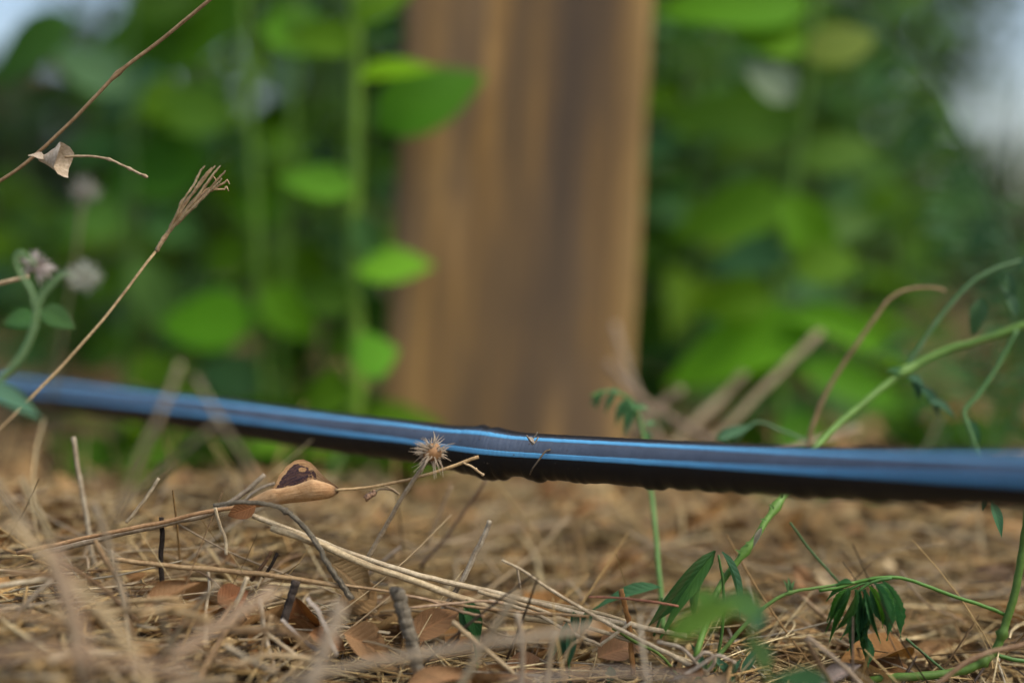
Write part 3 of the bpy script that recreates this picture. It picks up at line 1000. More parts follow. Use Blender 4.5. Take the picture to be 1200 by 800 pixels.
# blades close to the lens at lower left
t_ = straw([(10, 610, .395), (70, 668, .39), (120, 715, .385), (160, 770, .38), (185, 830, .375)], 15, (.42, .33, .18), 'broad straw blade close to the lens arching down at lower left', .36, flat=.25, name='straw_blade')
straw([(60, 640, .37), (90, 720, .365), (105, 800, .36)], 18, (.30, .22, .14), 'brown straw blade close to the lens beside the broad arching one', .365, flat=.3, name='straw_blade')
straw([(200, 770, .385), (245, 740, .39), (300, 705, .395), (320, 690, .4)], 17, (.50, .38, .25), 'pale broken blade slanting upward in front of the rolled leaf', .39, flat=.45, name='straw_blade')
straw([(-20, 770, .36), (80, 765, .36), (230, 790, .36)], 18, (.34, .24, .15), 'brown blade lying low close to the lens at the bottom left', .36, flat=.3, name='straw_blade')
straw([(400, 705, .40), (385, 750, .395), (360, 810, .39)], 20, (.40, .33, .23), 'wide dull blade close to the lens left of the splintered twig', .395, flat=.3, name='straw_blade')

r4 = random.Random(21)
for k in range(26):
    d_ = r4.uniform(.425, .47)
    cx, cy = r4.uniform(-20, 340), r4.uniform(665, 830)
    if cx > 200: cy = max(cy, 735)
    a = r4.gauss(0, .5) if r4.random() < .7 else r4.uniform(-1.4, 1.4)
    ln = r4.uniform(60, 150)
    dx, dy = math.cos(a) * ln / 2, math.sin(a) * ln / 2
    dd = r4.uniform(-.015, .015)
    straw([(cx - dx, cy - dy, d_ - dd), (cx + r4.uniform(-8, 8), cy + r4.uniform(-10, 4), d_), (cx + dx, cy + dy, d_ + dd)], r4.uniform(3.5, 8.5), r4.choice([STRAW, PALE, TAN, (.30, .2, .1), (.2, .125, .06), (.5, .37, .19), (.34, .31, .22)]),
          'out of focus straw jumbled with others close to the lens at lower left', d_, 'straws jumbled close to the lens')

# blurred straws close to the lens in front of the pipe, left
straw([(212, 425, .378), (190, 480, .378), (160, 545, .378), (138, 610, .38)], 7, (.42, .36, .24), 'stout straw close to the lens crossing in front of the pipe', .40)
straw([(228, 440, .38), (262, 500, .38), (300, 560, .385), (330, 620, .39)], 4.5, (.36, .32, .22), 'thin straw close to the lens crossing the pipe the other way', .41)
straw([(262, 488, .385), (225, 520, .385), (170, 570, .39)], 5, (.34, .30, .2), 'short straw close to the lens lying low under the pipe', .42)

# dry stems behind the pipe, right
G = 'dry stems leaning behind the pipe'
straw([(962, 388, .70), (920, 430, .69), (870, 480, .68), (815, 540, .67)], 12, (.40, .34, .2), 'broad dry blade leaning up behind the pipe among the green leaves', .69, G, flat=.4, name='straw_blade')
straw([(872, 436, .72), (852, 462, .72), (815, 495, .71), (770, 545, .70)], 11, (.38, .32, .2), 'dry blade with a rounded tip leaning left of the broad one', .71, G, flat=.4, name='straw_blade')
straw([(712, 425, .70), (745, 462, .69), (790, 492, .68), (840, 520, .67)], 9, (.36, .28, .19), 'dry stem slanting down across the foot of the board', .69, G)
straw([(720, 380, .72), (738, 440, .71), (765, 500, .70), (790, 560, .69)], 8, (.40, .32, .22), 'curved dry stem standing along the edge of the board', .70, G)
straw([(800, 455, .70), (770, 478, .70), (735, 512, .69)], 9, (.36, .29, .2), 'short dry stem crossing behind the ferny leaf', .70, G)
straw([(1005, 500, .64), (960, 515, .63), (900, 535, .62)], 12, (.36, .31, .2), 'flat dry blade resting just above the pipe', .63, G, flat=.4, name='straw_blade')
straw([(946, 530), (955, 490), (975, 448), (1005, 402), (1030, 366), (1045, 348), (1070, 338), (1100, 338), (1108, 342)], 5.4, (.40, .28, .15), 'brown wiry stem curving over at its top behind the pipe', .565, taper=(1.1, .55))

# ------------------------------------------------------------------ green weeds at the right
WEED = (.055, .15, .035)
TEAL = (.045, .13, .065)
lance = blade('leaf', 8, 4, 'lance', .22, .22, .015)
ovate = blade('leaf', 6, 4, 'ovate', .2, .2, .015)
serr = blade('leaflet', 18, 4, 'lance', .6, .3, .05, .13)
narrow = blade('leaflet', 8, 2, 'lance', .4, .3, .02)


def lf_px(parent, me, a, b, wpx, color, d=.495, nrm=Vector((0, -.7, .7)), name='leaf', mat='weed_leaf'):
    da = a[2] if len(a) > 2 else d
    db = b[2] if len(b) > 2 else d
    return put_leaf(me, P(a[0], a[1], da), P(b[0], b[1], db), wpx / FPX * d, parent, color, nrm, name, mat)


# weed with the ferny leaf behind the pipe
t = thing('ferny_weed', 'slim green weed rising behind the pipe to a drooping ferny leaf before the board', 'weed', P(778, 740, .53))
pxtube('stem', [(778, 740, .53), (774, 690, .535), (768, 620, .545), (762, 570, .555), (756, 520, .565), (748, 485, .57), (735, 466, .57), (712, 458, .568), (692, 464, .566)], 6, M['stem'], (.13, .27, .07), .55, t, (1.1, .5))
for (a, b, wp) in (((712, 458), (688, 472), 9), ((704, 459), (696, 480), 8), ((722, 460), (706, 484), 9), ((735, 466), (718, 500), 10), ((742, 474), (728, 512), 11), ((748, 480), (735, 470), 9),
                   ((726, 461), (712, 455), 8), ((757, 500), (768, 492), 9), ((760, 505), (757, 522), 12), ((745, 478), (762, 476), 8), ((738, 468), (728, 490), 8)):
    lf_px(t, narrow, a, b, wp, (.11, .26, .10), .567, name='leaflet')

# teal leaf just behind the pipe
t = thing('small_weed', 'small weed showing one bluish leaf just above the pipe', 'weed', P(868, 560, .56))
pxtube('stem', [(868, 560), (858, 530), (840, 512)], 4, M['stem'], WEED, .56, t)
lf_px(t, lance, (838, 516), (884, 494), 15, (.09, .20, .10), .56, Vector((.1, -.8, .5)))
pxtube('stem', [(860, 520), (885, 495), (915, 504), (950, 518)], 3.4, M['stem'], (.10, .2, .09), .565, t)

# folded-leaf weed in front
t = thing('broad_leaf_weed', 'dark green weed with a folded lance shaped leaf below the pipe', 'weed', P(835, 800, .495))
pxtube('stem', [(835, 800), (846, 740), (848, 690), (842, 650)], 4, M['stem'], (.06, .15, .03), .497, t, (1.1, .7))


def folded_leaf(parent, a, b, wpx, ca, cb, d):
    """a blade folded along its midrib: its two halves are separate meshes"""
    pa, pb = P(a[0], a[1], d), P(b[0], b[1], d)
    h = blade('leaf_half', 9, 3, 'lance', 0, .12, .02)
    for n_, sgn in ((Vector((.55, -.75, .3)), 1), (Vector((-.8, -.45, .55)), -1)):
        put_leaf(h, pa, pb, wpx / FPX * d, parent, ca if sgn > 0 else cb, n_, 'leaf', 'weed_leaf')


folded_leaf(t, (838, 645), (763, 742), 30, (.05, .14, .035), (.09, .23, .05), .492)
lf_px(t, lance, (846, 646), (884, 722), 18, (.045, .13, .06), .50, Vector((.8, -.5, .3)))
lf_px(t, lance, (776, 688), (688, 702), 19, (.06, .18, .07), .51, Vector((0, -.5, .9)))
lf_px(t, lance, (820, 670), (808, 735), 14, (.06, .13, .05), .515, Vector((-.5, -.8, .2)))
pxtube('stem', [(776, 700), (775, 720), (766, 745)], 3, M['stem'], (.05, .12, .03), .505, t)

# long climbing stem that passes behind the pipe
t = thing('climbing_weed', 'long thin green weed stem rising behind the pipe to the right edge', 'weed', P(815, 770, .485))
ST = (.13, .26, .045)
pxtube('stem', [(815, 770, .48), (842, 690, .50), (880, 637, .505), (916, 584, .515), (960, 520, .535), (1000, 482, .545), (1062, 434, .555), (1110, 410, .558), (1160, 395, .558), (1240, 368, .556)], 7.5, M['stem'], ST, .52, t, (1.0, 1.25), nodes=(.22, .33, .68), sides=8)
pxtube('stem', [(1060, 436, .556), (1085, 395, .557), (1120, 350, .558), (1160, 318, .558), (1230, 298, .558)], 5.6, M['stem'], (.10, .2, .08), .556, t)
pxtube('stem', [(1192, 386, .556), (1170, 428, .555), (1145, 465, .553), (1130, 482, .552), (1138, 508, .55), (1150, 545, .548)], 5.2, M['stem'], (.10, .22, .07), .552, t)
for (a, b, wp, c_) in (((1060, 438), (1040, 430), 12, (.04, .14, .04)), ((1064, 442), (1090, 452), 14, TEAL), ((1075, 452), (1112, 490), 17, TEAL), ((1085, 470), (1128, 484), 13, (.07, .17, .09)),
                      ((1133, 490), (1150, 535), 17, (.07, .19, .08)), ((1068, 446), (1082, 470), 12, TEAL), ((1190, 372), (1178, 330), 14, (.08, .17, .08)), ((1150, 350), (1140, 395), 22, (.07, .16, .06)),
                      ((1180, 320), (1190, 360), 14, (.07, .16, .07)), ((1215, 300), (1190, 312), 12, (.05, .13, .05))):
    lf_px(t, narrow, a, b, wp, c_, .553)
for k in range(9):
    u = k / 8
    x, y = 916 + (842 - 916) * u, 584 + (690 - 584) * u
    lf_px(t, narrow, (x, y), (x + R.uniform(-9, 9), y - R.uniform(2, 12)), 4, (.13, .25, .06), .503, name='bract')
lf_px(t, narrow, (893, 618), (881, 642), 7, (.45, .40, .3), .50, name='bract', mat='straw')
lf_px(t, lance, (1162, 588, .50), (1178, 628, .495), 13, (.08, .22, .10), .50)
lf_px(t, narrow, (1152, 580, .50), (1154, 600, .5), 8, (.05, .13, .07), .50)
pxtube('stem', [(1150, 545, .53), (1158, 568, .51), (1163, 590, .50)], 3, M['stem'], (.08, .2, .06), .51, t)

# feathery weed further back at the right edge
t = thing('feathery_weed', 'feathery weed with thin crossing stems behind the long climbing stem', 'weed', P(1140, 560, .68))
r5 = random.Random(9)
for spec in ([(1140, 560), (1130, 470), (1150, 390), (1185, 320), (1230, 270)], [(1145, 560), (1165, 470), (1160, 380), (1120, 300), (1085, 240)], [(1150, 560), (1185, 500), (1215, 430), (1240, 380)], [(1135, 560), (1100, 500), (1075, 440), (1040, 400)], [(1160, 440), (1180, 380), (1170, 300), (1180, 230)]):
    d_ = r5.uniform(.64, .72)
    pxtube('stem', spec, 3.6, M['stem'], (.07, .16, .05), d_, t, (1.1, .5))
    for q in range(16):
        f = (.25 + .74 * q / 15) * (len(spec) - 1.001); i = int(f); f -= i
        x = spec[i][0] + (spec[i + 1][0] - spec[i][0]) * f; y = spec[i][1] + (spec[i + 1][1] - spec[i][1]) * f
        lf_px(t, narrow, (x, y), (x + (1 if q % 2 else -1) * r5.uniform(14, 34), y + r5.uniform(-16, 12)), r5.uniform(5, 9), vary((.06, .16, .05)), d_ + r5.uniform(-.006, .006), name='leaflet')

# sharp weed stalk at lower right with the drooping compound leaf
t = thing('creeping_weed', 'green weed stalk at lower right carrying a drooping toothed leaf', 'weed', P(1015, 800, .50))
pxtube('stem', [(1015, 798, .50), (1060, 792, .495), (1110, 789, .493), (1148, 778, .492), (1168, 758, .492), (1180, 725, .492), (1190, 690, .492), (1199, 640, .492), (1206, 590, .49), (1222, 520, .49)], 9.6, M['stem'], (.10, .19, .035), .492, t, (1.1, .9), sides=9, nodes=(.5, .37))
pxtube('stem', [(1166, 766), (1182, 771), (1215, 777)], 5, M['stem'], (.08, .19, .04), .492, t)
pxtube('leaf_stalk', [(1181, 721), (1160, 712), (1120, 699), (1080, 684), (1050, 676), (1015, 679), (985, 688), (960, 692)], 4.8, M['stem'], (.09, .22, .035), .493, t, (1, .8))
pxtube('stem', [(1062, 748), (1082, 765), (1112, 790)], 3.2, M['stem'], (.07, .15, .05), .50, t)
for (a, b, wp, me_, c_, n_) in (
        ((1028, 684), (1070, 748), 27, serr, (.04, .13, .055), (.2, -.9, .45)), ((1022, 684), (1042, 748), 21, serr, (.035, .11, .05), (-.5, -.8, .3)),
        ((1030, 684), (1058, 712), 16, serr, (.05, .14, .05), (.6, -.6, .5)), ((1018, 686), (1044, 738), 14, serr, (.07, .2, .03), (.3, -.9, .1)),
        ((1008, 690), (1016, 792), 20, serr, (.04, .12, .05), (-.3, -.9, .2)), ((1002, 690), (996, 756), 15, serr, (.045, .14, .05), (.4, -.9, .2)),
        ((998, 690), (968, 755), 14, serr, (.045, .14, .035), (-.3, -.9, .3)), ((996, 688), (964, 728), 13, serr, (.06, .18, .035), (-.2, -.7, .6)),
        ((992, 688), (966, 700), 12, serr, (.035, .12, .035), (0, -.6, .8)), ((1000, 684), (975, 682), 10, serr, (.035, .12, .04), (0, -.5, .8)),
        ((1012, 705), (1016, 758), 15, narrow, (.10, .24, .09), (.2, -.9, .2)), ((1010, 690), (1024, 728), 11, narrow, (.07, .18, .09), (.4, -.8, .2)),
        ((1008, 720), (992, 770), 13, serr, (.04, .13, .05), (-.5, -.8, .2)),
        ((1012, 745), (1026, 782), 12, serr, (.06, .17, .09), (.5, -.8, .2))):
    lf_px(t, me_, a, b, wp * .68, (c_[0] * 1.7, c_[1] * 1.65, c_[2] * 1.4), .490 + R.uniform(-.004, .006), Vector(n_), 'leaflet')
for (a, b, wp, c_) in (((1024, 682), (1056, 752), 8, (.07, .2, .08)), ((1004, 690), (984, 748), 7, (.08, .22, .05)), ((1012, 690), (1008, 770), 8, (.06, .19, .07)), ((1000, 686), (962, 742), 7, (.08, .22, .05)),
                       ((1034, 680), (1066, 724), 8, (.07, .2, .07)), ((1014, 688), (1032, 762), 7, (.09, .24, .09)), ((994, 688), (978, 722), 7, (.06, .18, .05))):
    lf_px(t, serr, a, b, wp, c_, .487 + R.uniform(-.004, .004), Vector((R.uniform(-.5, .5), -.8, .3)), 'leaflet')
pxtube('leaf_stalk', [(1045, 677), (1022, 682), (1006, 694), (1002, 715), (1006, 742)], 4, M['stem'], (.07, .18, .04), .492, t, (1, .6))
pxtube('leaf_stalk', [(1030, 680), (1004, 686), (980, 704), (970, 726)], 4, M['stem'], (.07, .18, .04), .493, t, (1, .6))
pxtube('stem', [(926, 612), (950, 645), (985, 684)], 3, M['stem'], (.06, .13, .04), .515, t)

# pale leaf close to the lens
t = thing('seedling', 'young seedling with yellow green leaves close to the lens at the bottom', 'weed', P(905, 830, .405))
pxtube('stem', [(905, 830), (898, 785), (880, 740), (872, 712)], 5, M['stem'], (.14, .2, .05), .405, t)
wide = blade('leaf', 6, 4, 'obovate', .12, .15, .02)
lf_px(t, wide, (868, 706), (778, 742), 34, (.10, .21, .012), .395, Vector((0, -.8, .55)))
lf_px(t, wide, (840, 700), (896, 712), 36, (.06, .15, .03), .40, Vector((.2, -.8, .5)))
lf_px(t, wide, (862, 730), (815, 690), 30, (.08, .19, .02), .40, Vector((0, -.9, .4)))
lf_px(t, wide, (872, 744), (908, 782), 28, (.04, .12, .03), .405, Vector((.2, -.8, .5)))
lf_px(t, wide, (902, 796), (975, 792), 28, (.035, .11, .03), .41, Vector((0, -.7, .7)))
lf_px(t, wide, (868, 700), (900, 735), 34, (.04, .12, .05), .41, Vector((.6, -.8, .3)))

# stem with a tuft, crossing behind the seedling
t = thing('tufted_weed', 'thin green stem with a small leaf tuft slanting behind the seedling', 'weed', P(800, 815, .49))
pxtube('stem', [(800, 815), (828, 785), (870, 735), (900, 708), (926, 694), (960, 688), (1002, 682)], 5, M['stem'], (.14, .25, .06), .49, t, (1.2, .6), nodes=(.67,))
for k in range(6):
    lf_px(t, narrow, (925, 694), (925 + R.uniform(-8, 6), 676 + R.uniform(-3, 8)), 5, (.12, .22, .08), .49, name='leaflet')
pxtube('stem', [(718, 735), (745, 752), (775, 768), (800, 800)], 5, M['stem'], (.13, .22, .04), .492, t, (1, .6))
for (a, b, wp) in (((862, 800), (835, 762), 12), ((870, 790), (888, 756), 12), ((828, 790), (812, 752), 10), ((850, 800), (868, 770), 10)):
    lf_px(t, lance, a, b, wp, TEAL, .485)

t = thing('small_weed', 'small dark green leaf pair pushing through litter under the straw bundle', 'weed', P(560, 790, .49))
pxtube('stem', [(560, 790), (557, 760), (552, 735)], 3, M['stem'], WEED, .492, t)
lf_px(t, lance, (546, 702), (566, 756), 22, (.03, .12, .03), .488, Vector((.3, -.9, .3)))
lf_px(t, lance, (552, 740), (536, 716), 14, (.03, .11, .035), .49, Vector((-.4, -.8, .4)))
t = thing('small_weed', 'small weed with narrow teal leaflets below the crossing pale straws', 'weed', P(668, 800, .49))
pxtube('stem', [(668, 800), (666, 770), (664, 742)], 3, M['stem'], WEED, .492, t)
for (a, b, wp) in (((664, 728), (656, 778), 15), ((668, 735), (670, 782), 14), ((690, 714), (682, 745), 14), ((672, 716), (676, 745), 12), ((652, 745), (646, 775), 10), ((715, 780), (716, 805), 14)):
    lf_px(t, lance, a, b, wp, TEAL, .488, Vector((.2, -.9, .2)))

# ------------------------------------------------------------------ hero dead leaves in the litter
HD = [blade('dead_leaf', 12, 8, 'ovate', .2, .2, .08, 0, 0, 1), blade('dead_leaf', 12, 10, 'ovate', 0, .1, .03, 0, 2.2, 2), blade('dead_leaf', 12, 8, 'lance', .5, .35, .06, 0, 0, 3),
      blade('dead_leaf', 12, 10, 'ovate', 0, .35, .04, 0, 1.3, 4), blade('dead_leaf', 10, 8, 'obovate', .15, -.25, .1, .05, 0, 5)]


def dead(k, a, b, wpx, color, label, d, nrm):
    me = HD[k]
    o = put_leaf(me, P(a[0], a[1], d), P(b[0], b[1], d + .004), wpx / FPX * d, None, color, Vector(nrm), 'dead_leaf', 'dead_leaf')
    return tag(o, label, 'dead leaf')


dead(1, (168, 712), (232, 678), 62, (.40, .25, .12), 'light brown leaf rolled into a tube with its open end to the left', .475, (.2, -.4, .9))
dead(0, (478, 748), (540, 710), 36, (.35, .21, .10), 'smooth orange brown leaf lying beside the splintered twig', .488, (-.1, -.8, .5))
dead(3, (476, 806), (556, 776), 40, (.38, .24, .12), 'cupped tan leaf below the orange brown leaf', .465, (0, -.6, .8))
dead(2, (402, 742), (470, 770), 44, (.40, .26, .13), 'mottled tan leaf behind the splintered twig', .48, (.1, -.8, .6))
dead(3, (388, 660), (442, 700), 66, (.38, .29, .15), 'yellowish curled leaf under the bend of the grey twig', .50, (.3, -.8, .4))
dead(0, (255, 706), (292, 690), 34, (.30, .14, .06), 'small russet leaf next to the rolled leaf', .485, (.2, -.8, .5))
dead(2, (345, 700), (372, 752), 36, (.32, .15, .055), 'dark orange leaf behind the blackish twig', .49, (-.3, -.9, .2))
dead(3, (362, 742), (412, 755), 40, (.36, .19, .08), 'brown leaf folded under the forked grey straw', .475, (.1, -.7, .7))
dead(4, (395, 715), (440, 690), 46, (.40, .27, .12), 'pale tan leaf between the grey twig and the splintered twig', .51, (0, -.9, .4))
dead(0, (590, 790), (650, 770), 40, (.30, .17, .08), 'brown leaf lying under the upright straws', .49, (0, -.6, .8))
dead(2, (700, 770), (760, 745), 40, (.28, .17, .09), 'dull brown leaf beneath the kinked straw', .51, (0, -.7, .7))
dead(3, (1060, 778), (1150, 740), 40, (.40, .26, .12), 'yellow brown leaf lying behind the green stalk', .53, (0, -.6, .8))
dead(4, (1075, 748), (1190, 690), 60, (.34, .24, .15), 'large grey brown leaf arched behind the drooping green leaf', .58, (0, -.5, .9))
dead(1, (960, 802), (1010, 775), 46, (.34, .31, .29), 'greyish leaf below the bent straw', .475, (0, -.6, .8))
dead(0, (930, 660), (990, 760), 30, (.42, .26, .13), 'light tan leaf strip behind the drooping green leaf', .56, (-.2, -.8, .5))

# ------------------------------------------------------------------ litter: individual dead leaves and straws, then the mass


def visible_xy(ylo, yhi, spread=.40):
    while True:
        y = R.uniform(ylo, yhi)
        x = R.uniform(-1, 1) * (y * spread)
        if CAM_H - (float(hgt(x, y)) + .012) < .30 * y:
            return x, y


leafcols = [(.38, .22, .085), (.42, .26, .105), (.28, .16, .065), (.46, .33, .15), (.20, .11, .045), (.34, .19, .06), (.40, .31, .17), (.50, .36, .17)]
proto = {}
for k in range(150):
    x, y = visible_xy(.46, 1.15) if k % 3 else visible_xy(.46, .62)
    L = R.uniform(.014, .034)
    if k < 46:
        y = R.uniform(.462, .535); x = R.uniform(-.16, .0) if k % 4 else R.uniform(0, .16); L = R.uniform(.017, .034)
    a = R.uniform(0, 6.28)
    z = float(hgt(x, y)) + (R.uniform(.008, .017) if k < 46 else R.uniform(.006, .014))
    base = Vector((x, y, z)); tip = base + Vector((math.cos(a), math.sin(a), R.uniform(-.25, .35))) * L
    nrm = Vector((R.gauss(0, .45), R.gauss(-.15, .45), 1))
    o = put_leaf(HD[k % 5], base, tip, L * R.uniform(.45, .75), None, R.choice(leafcols), nrm, 'dead_leaf', 'dead_leaf')
    tag(o, 'small brown dead leaf lying loose in the straw litter on the ground', 'dead leaf', 'dead leaves scattered in the litter')

# straw prototypes: unit length along X
sp_me = []
for k in range(7):
    pts = [Vector((i / 4 - .5, R.uniform(-.03, .03) * (k % 3), R.uniform(-.04, .05))) for i in range(5)]
    if k == 5: pts[2].z += .09
    p2, r2 = spline(pts, [.011 * R.uniform(.8, 1.15) for _ in pts], 3)
    vs_, fs = tube_geo(p2, r2, 6, R.uniform(.5, 1), .15, True, k)
    sp_me.append(mesh('loose_straw', vs_, fs))
    add_uv(sp_me[-1], [(abs((q % 6) / 3 - 1), (q // 6) * .004) for q in range(len(vs_))])
scols = [STRAW, PALE, PALE, (.56, .44, .25), TAN, (.44, .34, .2), (.38, .34, .24), (.52, .42, .28), (.34, .24, .14), (.30, .20, .11), (.55, .46, .3)]
for k in range(300):
    x, y = visible_xy(.40, .60) if k < 235 else visible_xy(.6, 1.0)
    if k % 3 == 0 and x > 0: x = -x
    L = R.uniform(.03, .10)
    yaw = R.uniform(0, 6.28)
    pit = R.gauss(0, .12) if R.random() < .88 else R.uniform(.35, .9)
    z = float(hgt(x, y)) + R.uniform(.007, .020) + abs(math.sin(pit)) * L * .4
    if y < .40 and abs(pit) > .3: pit *= .3
    hx, hz = math.cos(yaw) * math.cos(pit) * L * .5, math.sin(pit) * L * .5
    hy = math.sin(yaw) * math.cos(pit) * L * .5
    bad = lost = False
    for sg in (-1, 0, 1):
        ex, ey, ez = x + sg * hx, y + sg * hy, z + sg * abs(hz) * (1 if sg * pit > 0 else -1)
        dd = ey * CP + (CAM_H - ez) * SP
        ppx, ppy = 600 + ex / dd * FPX, 400 + ((CAM_H - ez) * CP - ey * SP) / dd * FPX
        if (230 < ppx < 430 and ppy < 640) or ppy < 575: bad = True
        if 930 < ppx < 1090 and 640 < ppy < 800 and y < .51: lost = True
    if lost: continue
    if bad: pit *= .15; z = float(hgt(x, y)) + .008
    o = link('loose_straw', sp_me[k % 7], M['straw'], None, R.choice(scols))
    o.location = (x, y, z)
    o.rotation_euler = (R.uniform(0, 6.28), -pit, yaw)
    th = R.uniform(.4, 1.05) * .05
    o.scale = (L, th, th)
    tag(o, 'loose dry straw tangled among many others in the ground litter', 'straw', 'loose straws in the litter')


def fibres(n, xs, ys, zs, Ls, rs, pits, tints, S=5, K=4, curv=.18, flat=.6, kink=.0):
    """n bent straws as one vertex array"""
    yaw = rng.uniform(0, 2 * np.pi, n)
    dirv = np.c_[np.cos(yaw) * np.cos(pits), np.sin(yaw) * np.cos(pits), np.sin(pits)]
    sidev = np.c_[-np.sin(yaw), np.cos(yaw), np.zeros(n)]
    upv = np.cross(dirv, sidev)
    b1 = rng.normal(0, curv, n); b2 = rng.normal(0, curv * .6, n)
    t = np.linspace(-.5, .5, S + 1)
    c = np.c_[xs, ys, zs][:, None, :] + dirv[:, None, :] * (Ls[:, None] * t)[:, :, None] \
        + sidev[:, None, :] * ((b1 * Ls)[:, None] * (t * t - .08))[:, :, None] + upv[:, None, :] * ((b2 * Ls)[:, None] * (t * t - .08))[:, :, None]
    if kink:
        kk = rng.uniform(-kink, kink, (n, 1)) * np.maximum(0, t - .1)[None, :]
        c = c + sidev[:, None, :] * (kk * Ls[:, None])[:, :, None]
    ang = np.linspace(0, 2 * np.pi, K, endpoint=False)
    rad = rs[:, None] * (1 - .35 * np.abs(t * 2) ** 3)[None, :] * rng.uniform(.8, 1.15, (n, S + 1))
    off = np.cos(ang)[None, None, :, None] * sidev[:, None, None, :] + flat * np.sin(ang)[None, None, :, None] * upv[:, None, None, :]
    V_ = (c[:, :, None, :] + off * rad[:, :, None, None]).reshape(-1, 3)
    i, k = np.meshgrid(np.arange(S), np.arange(K), indexing='ij')
    a = (i * K + k).ravel(); b = (i * K + (k + 1) % K).ravel()
    f = np.c_[a, b, b + K, a + K]
    F_ = (f[None] + (np.arange(n) * (S + 1) * K)[:, None, None]).reshape(-1, 4)
    T_ = np.repeat(tints, (S + 1) * K, axis=0)
    return V_, F_, T_


pal = np.array([(.56, .43, .21), (.68, .56, .31), (.43, .29, .115), (.30, .185, .07), (.36, .31, .22), (.17, .10, .04), (.54, .39, .17), (.06, .042, .025), (.45, .30, .115)])
pw = np.array([.14, .10, .16, .14, .07, .15, .08, .11, .05])  # dark straws weighted up to stand in for shadowed gaps


def litter_layer(n, ylo, yhi, Lr, rr_, zr, upr, spread=.42, S=5):
    y = ylo + (yhi - ylo) * rng.uniform(0, 1, n) ** 1.0
    x = rng.uniform(-1, 1, n) * (y * spread + .02)
    # straw thinned both sides behind the pipe; bare soil stands in for shade
    keep = ~((((x < -.03) & (y > .69)) | ((x > .19) & (y > .60))) & (rng.uniform(0, 1, n) < .8) & (y < 1.3))
    x, y = x[keep], y[keep]; n = len(x)
    L = rng.uniform(*Lr, n) * rng.uniform(.6, 1, n)
    r = rng.uniform(*rr_, n)
    pit = rng.normal(0, .13, n)
    u = rng.uniform(0, 1, n) < upr
    pit = np.where(u, rng.uniform(.3, 1.1, n), pit)
    z = hgt(x, y) + rng.uniform(*zr, n) + np.abs(np.sin(pit)) * L * np.where(u, .42, .2)
    tint = pal[rng.choice(len(pal), n, p=pw)] * rng.uniform(.75, 1.15, (n, 1))
    return fibres(n, x, y, z, L, r, pit, tint, S)


def join(parts):
    Vs, Fs, Ts, o = [], [], [], 0
    for V_, F_, T_ in parts:
        Vs.append(V_); Fs.append(F_ + o); Ts.append(T_); o += len(V_)
    return np.vstack(Vs), np.vstack(Fs), np.vstack(Ts)


V_, F_, T_ = join([
    litter_layer(7000, .38, .66, (.015, .075), (.00014, .0005), (.0, .014), .05),
    litter_layer(3500, .38, .60, (.006, .022), (.0002, .0008), (.0, .010), .10, S=3),
    litter_layer(1300, .38, .60, (.03, .09), (.0003, .0008), (.002, .017), .04),
    litter_layer(7000, .60, 1.5, (.015, .07), (.0003, .0010), (.0, .010), .05, S=4),
    litter_layer(3000, 1.3, 3.2, (.03, .11), (.0006, .0018), (.0, .012), .05, .5, S=3)])
o = link('straw_litter', npmesh('straw_litter', V_, F_, T_), M['litter'])
o['kind'] = 'stuff'
o['label'] = 'thick mat of broken dry straw covering the ground'


# crumbs of broken leaf between the straws: small bent polygons
def crumbs(n, ylo, yhi, Lr, zr, spread=.42):
    y = rng.uniform(ylo, yhi, n); x = rng.uniform(-1, 1, n) * (y * spread + .02)
    L = rng.uniform(*Lr, n)
    yaw = rng.uniform(0, 2 * np.pi, n)
    d1 = np.c_[np.cos(yaw), np.sin(yaw), rng.normal(0, .35, n)]
    d2 = np.c_[-np.sin(yaw), np.cos(yaw), rng.normal(0, .45, n)]
    up = np.array([0, 0, 1.0])
    c = np.c_[x, y, hgt(x, y) + rng.uniform(*zr, n)]
    g = np.linspace(-.5, .5, 4)
    U, W = np.meshgrid(g, g[[0, 1, 2, 3]], indexing='ij')
    jit = rng.normal(0, .07, (n, 16, 2))
    u = U.ravel()[None] + jit[:, :, 0]; v = W.ravel()[None] + jit[:, :, 1]
    round_ = 1 - .35 * (np.abs(U.ravel() * W.ravel()) * 4)[None]
    u = u * round_; v = v * round_ * rng.uniform(.4, .8, (n, 1))
    cup = rng.uniform(-.2, 1.4, (n, 1)) * v * v * 2 + rng.normal(0, .5, (n, 1)) * u * u
    V_ = c[:, None] + (d1[:, None] * u[:, :, None] + d2[:, None] * v[:, :, None] + up * cup[:, :, None]) * L[:, None, None]
    i, j = np.meshgrid(np.arange(3), np.arange(3), indexing='ij')
    a = (i * 4 + j).ravel()
    f = np.c_[a, a + 4, a + 5, a + 1]
    F_ = (f[None] + (np.arange(n) * 16)[:, None, None]).reshape(-1, 4)
    lp = np.array(leafcols)
    T_ = np.repeat(lp[rng.integers(0, len(lp), n)] * rng.uniform(.7, 1.1, (n, 1)), 16, axis=0)
    return V_.reshape(-1, 3), F_, T_


V_, F_, T_ = join([crumbs(2600, .30, .68, (.004, .014), (.001, .012)), crumbs(2600, .62, 1.7, (.008, .024), (.001, .012))])
o = link('leaf_litter', npmesh('leaf_litter', V_, F_, T_), M['litter'])
o['kind'] = 'stuff'
o['label'] = 'crumbled brown leaf pieces mixed into the straw'

# ------------------------------------------------------------------ leafy plants behind the pipe
BL = [blade('leaf', 6, 4, 'ovate', .16, .22, .015, seed=1), blade('leaf', 6, 4, 'ovate', .28, .4, .02, seed=2), blade('leaf', 6, 4, 'lance', .2, .3, .02, seed=3)]
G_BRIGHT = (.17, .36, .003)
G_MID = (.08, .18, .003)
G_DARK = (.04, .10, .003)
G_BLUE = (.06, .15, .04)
G_YEL = (.22, .28, .04)


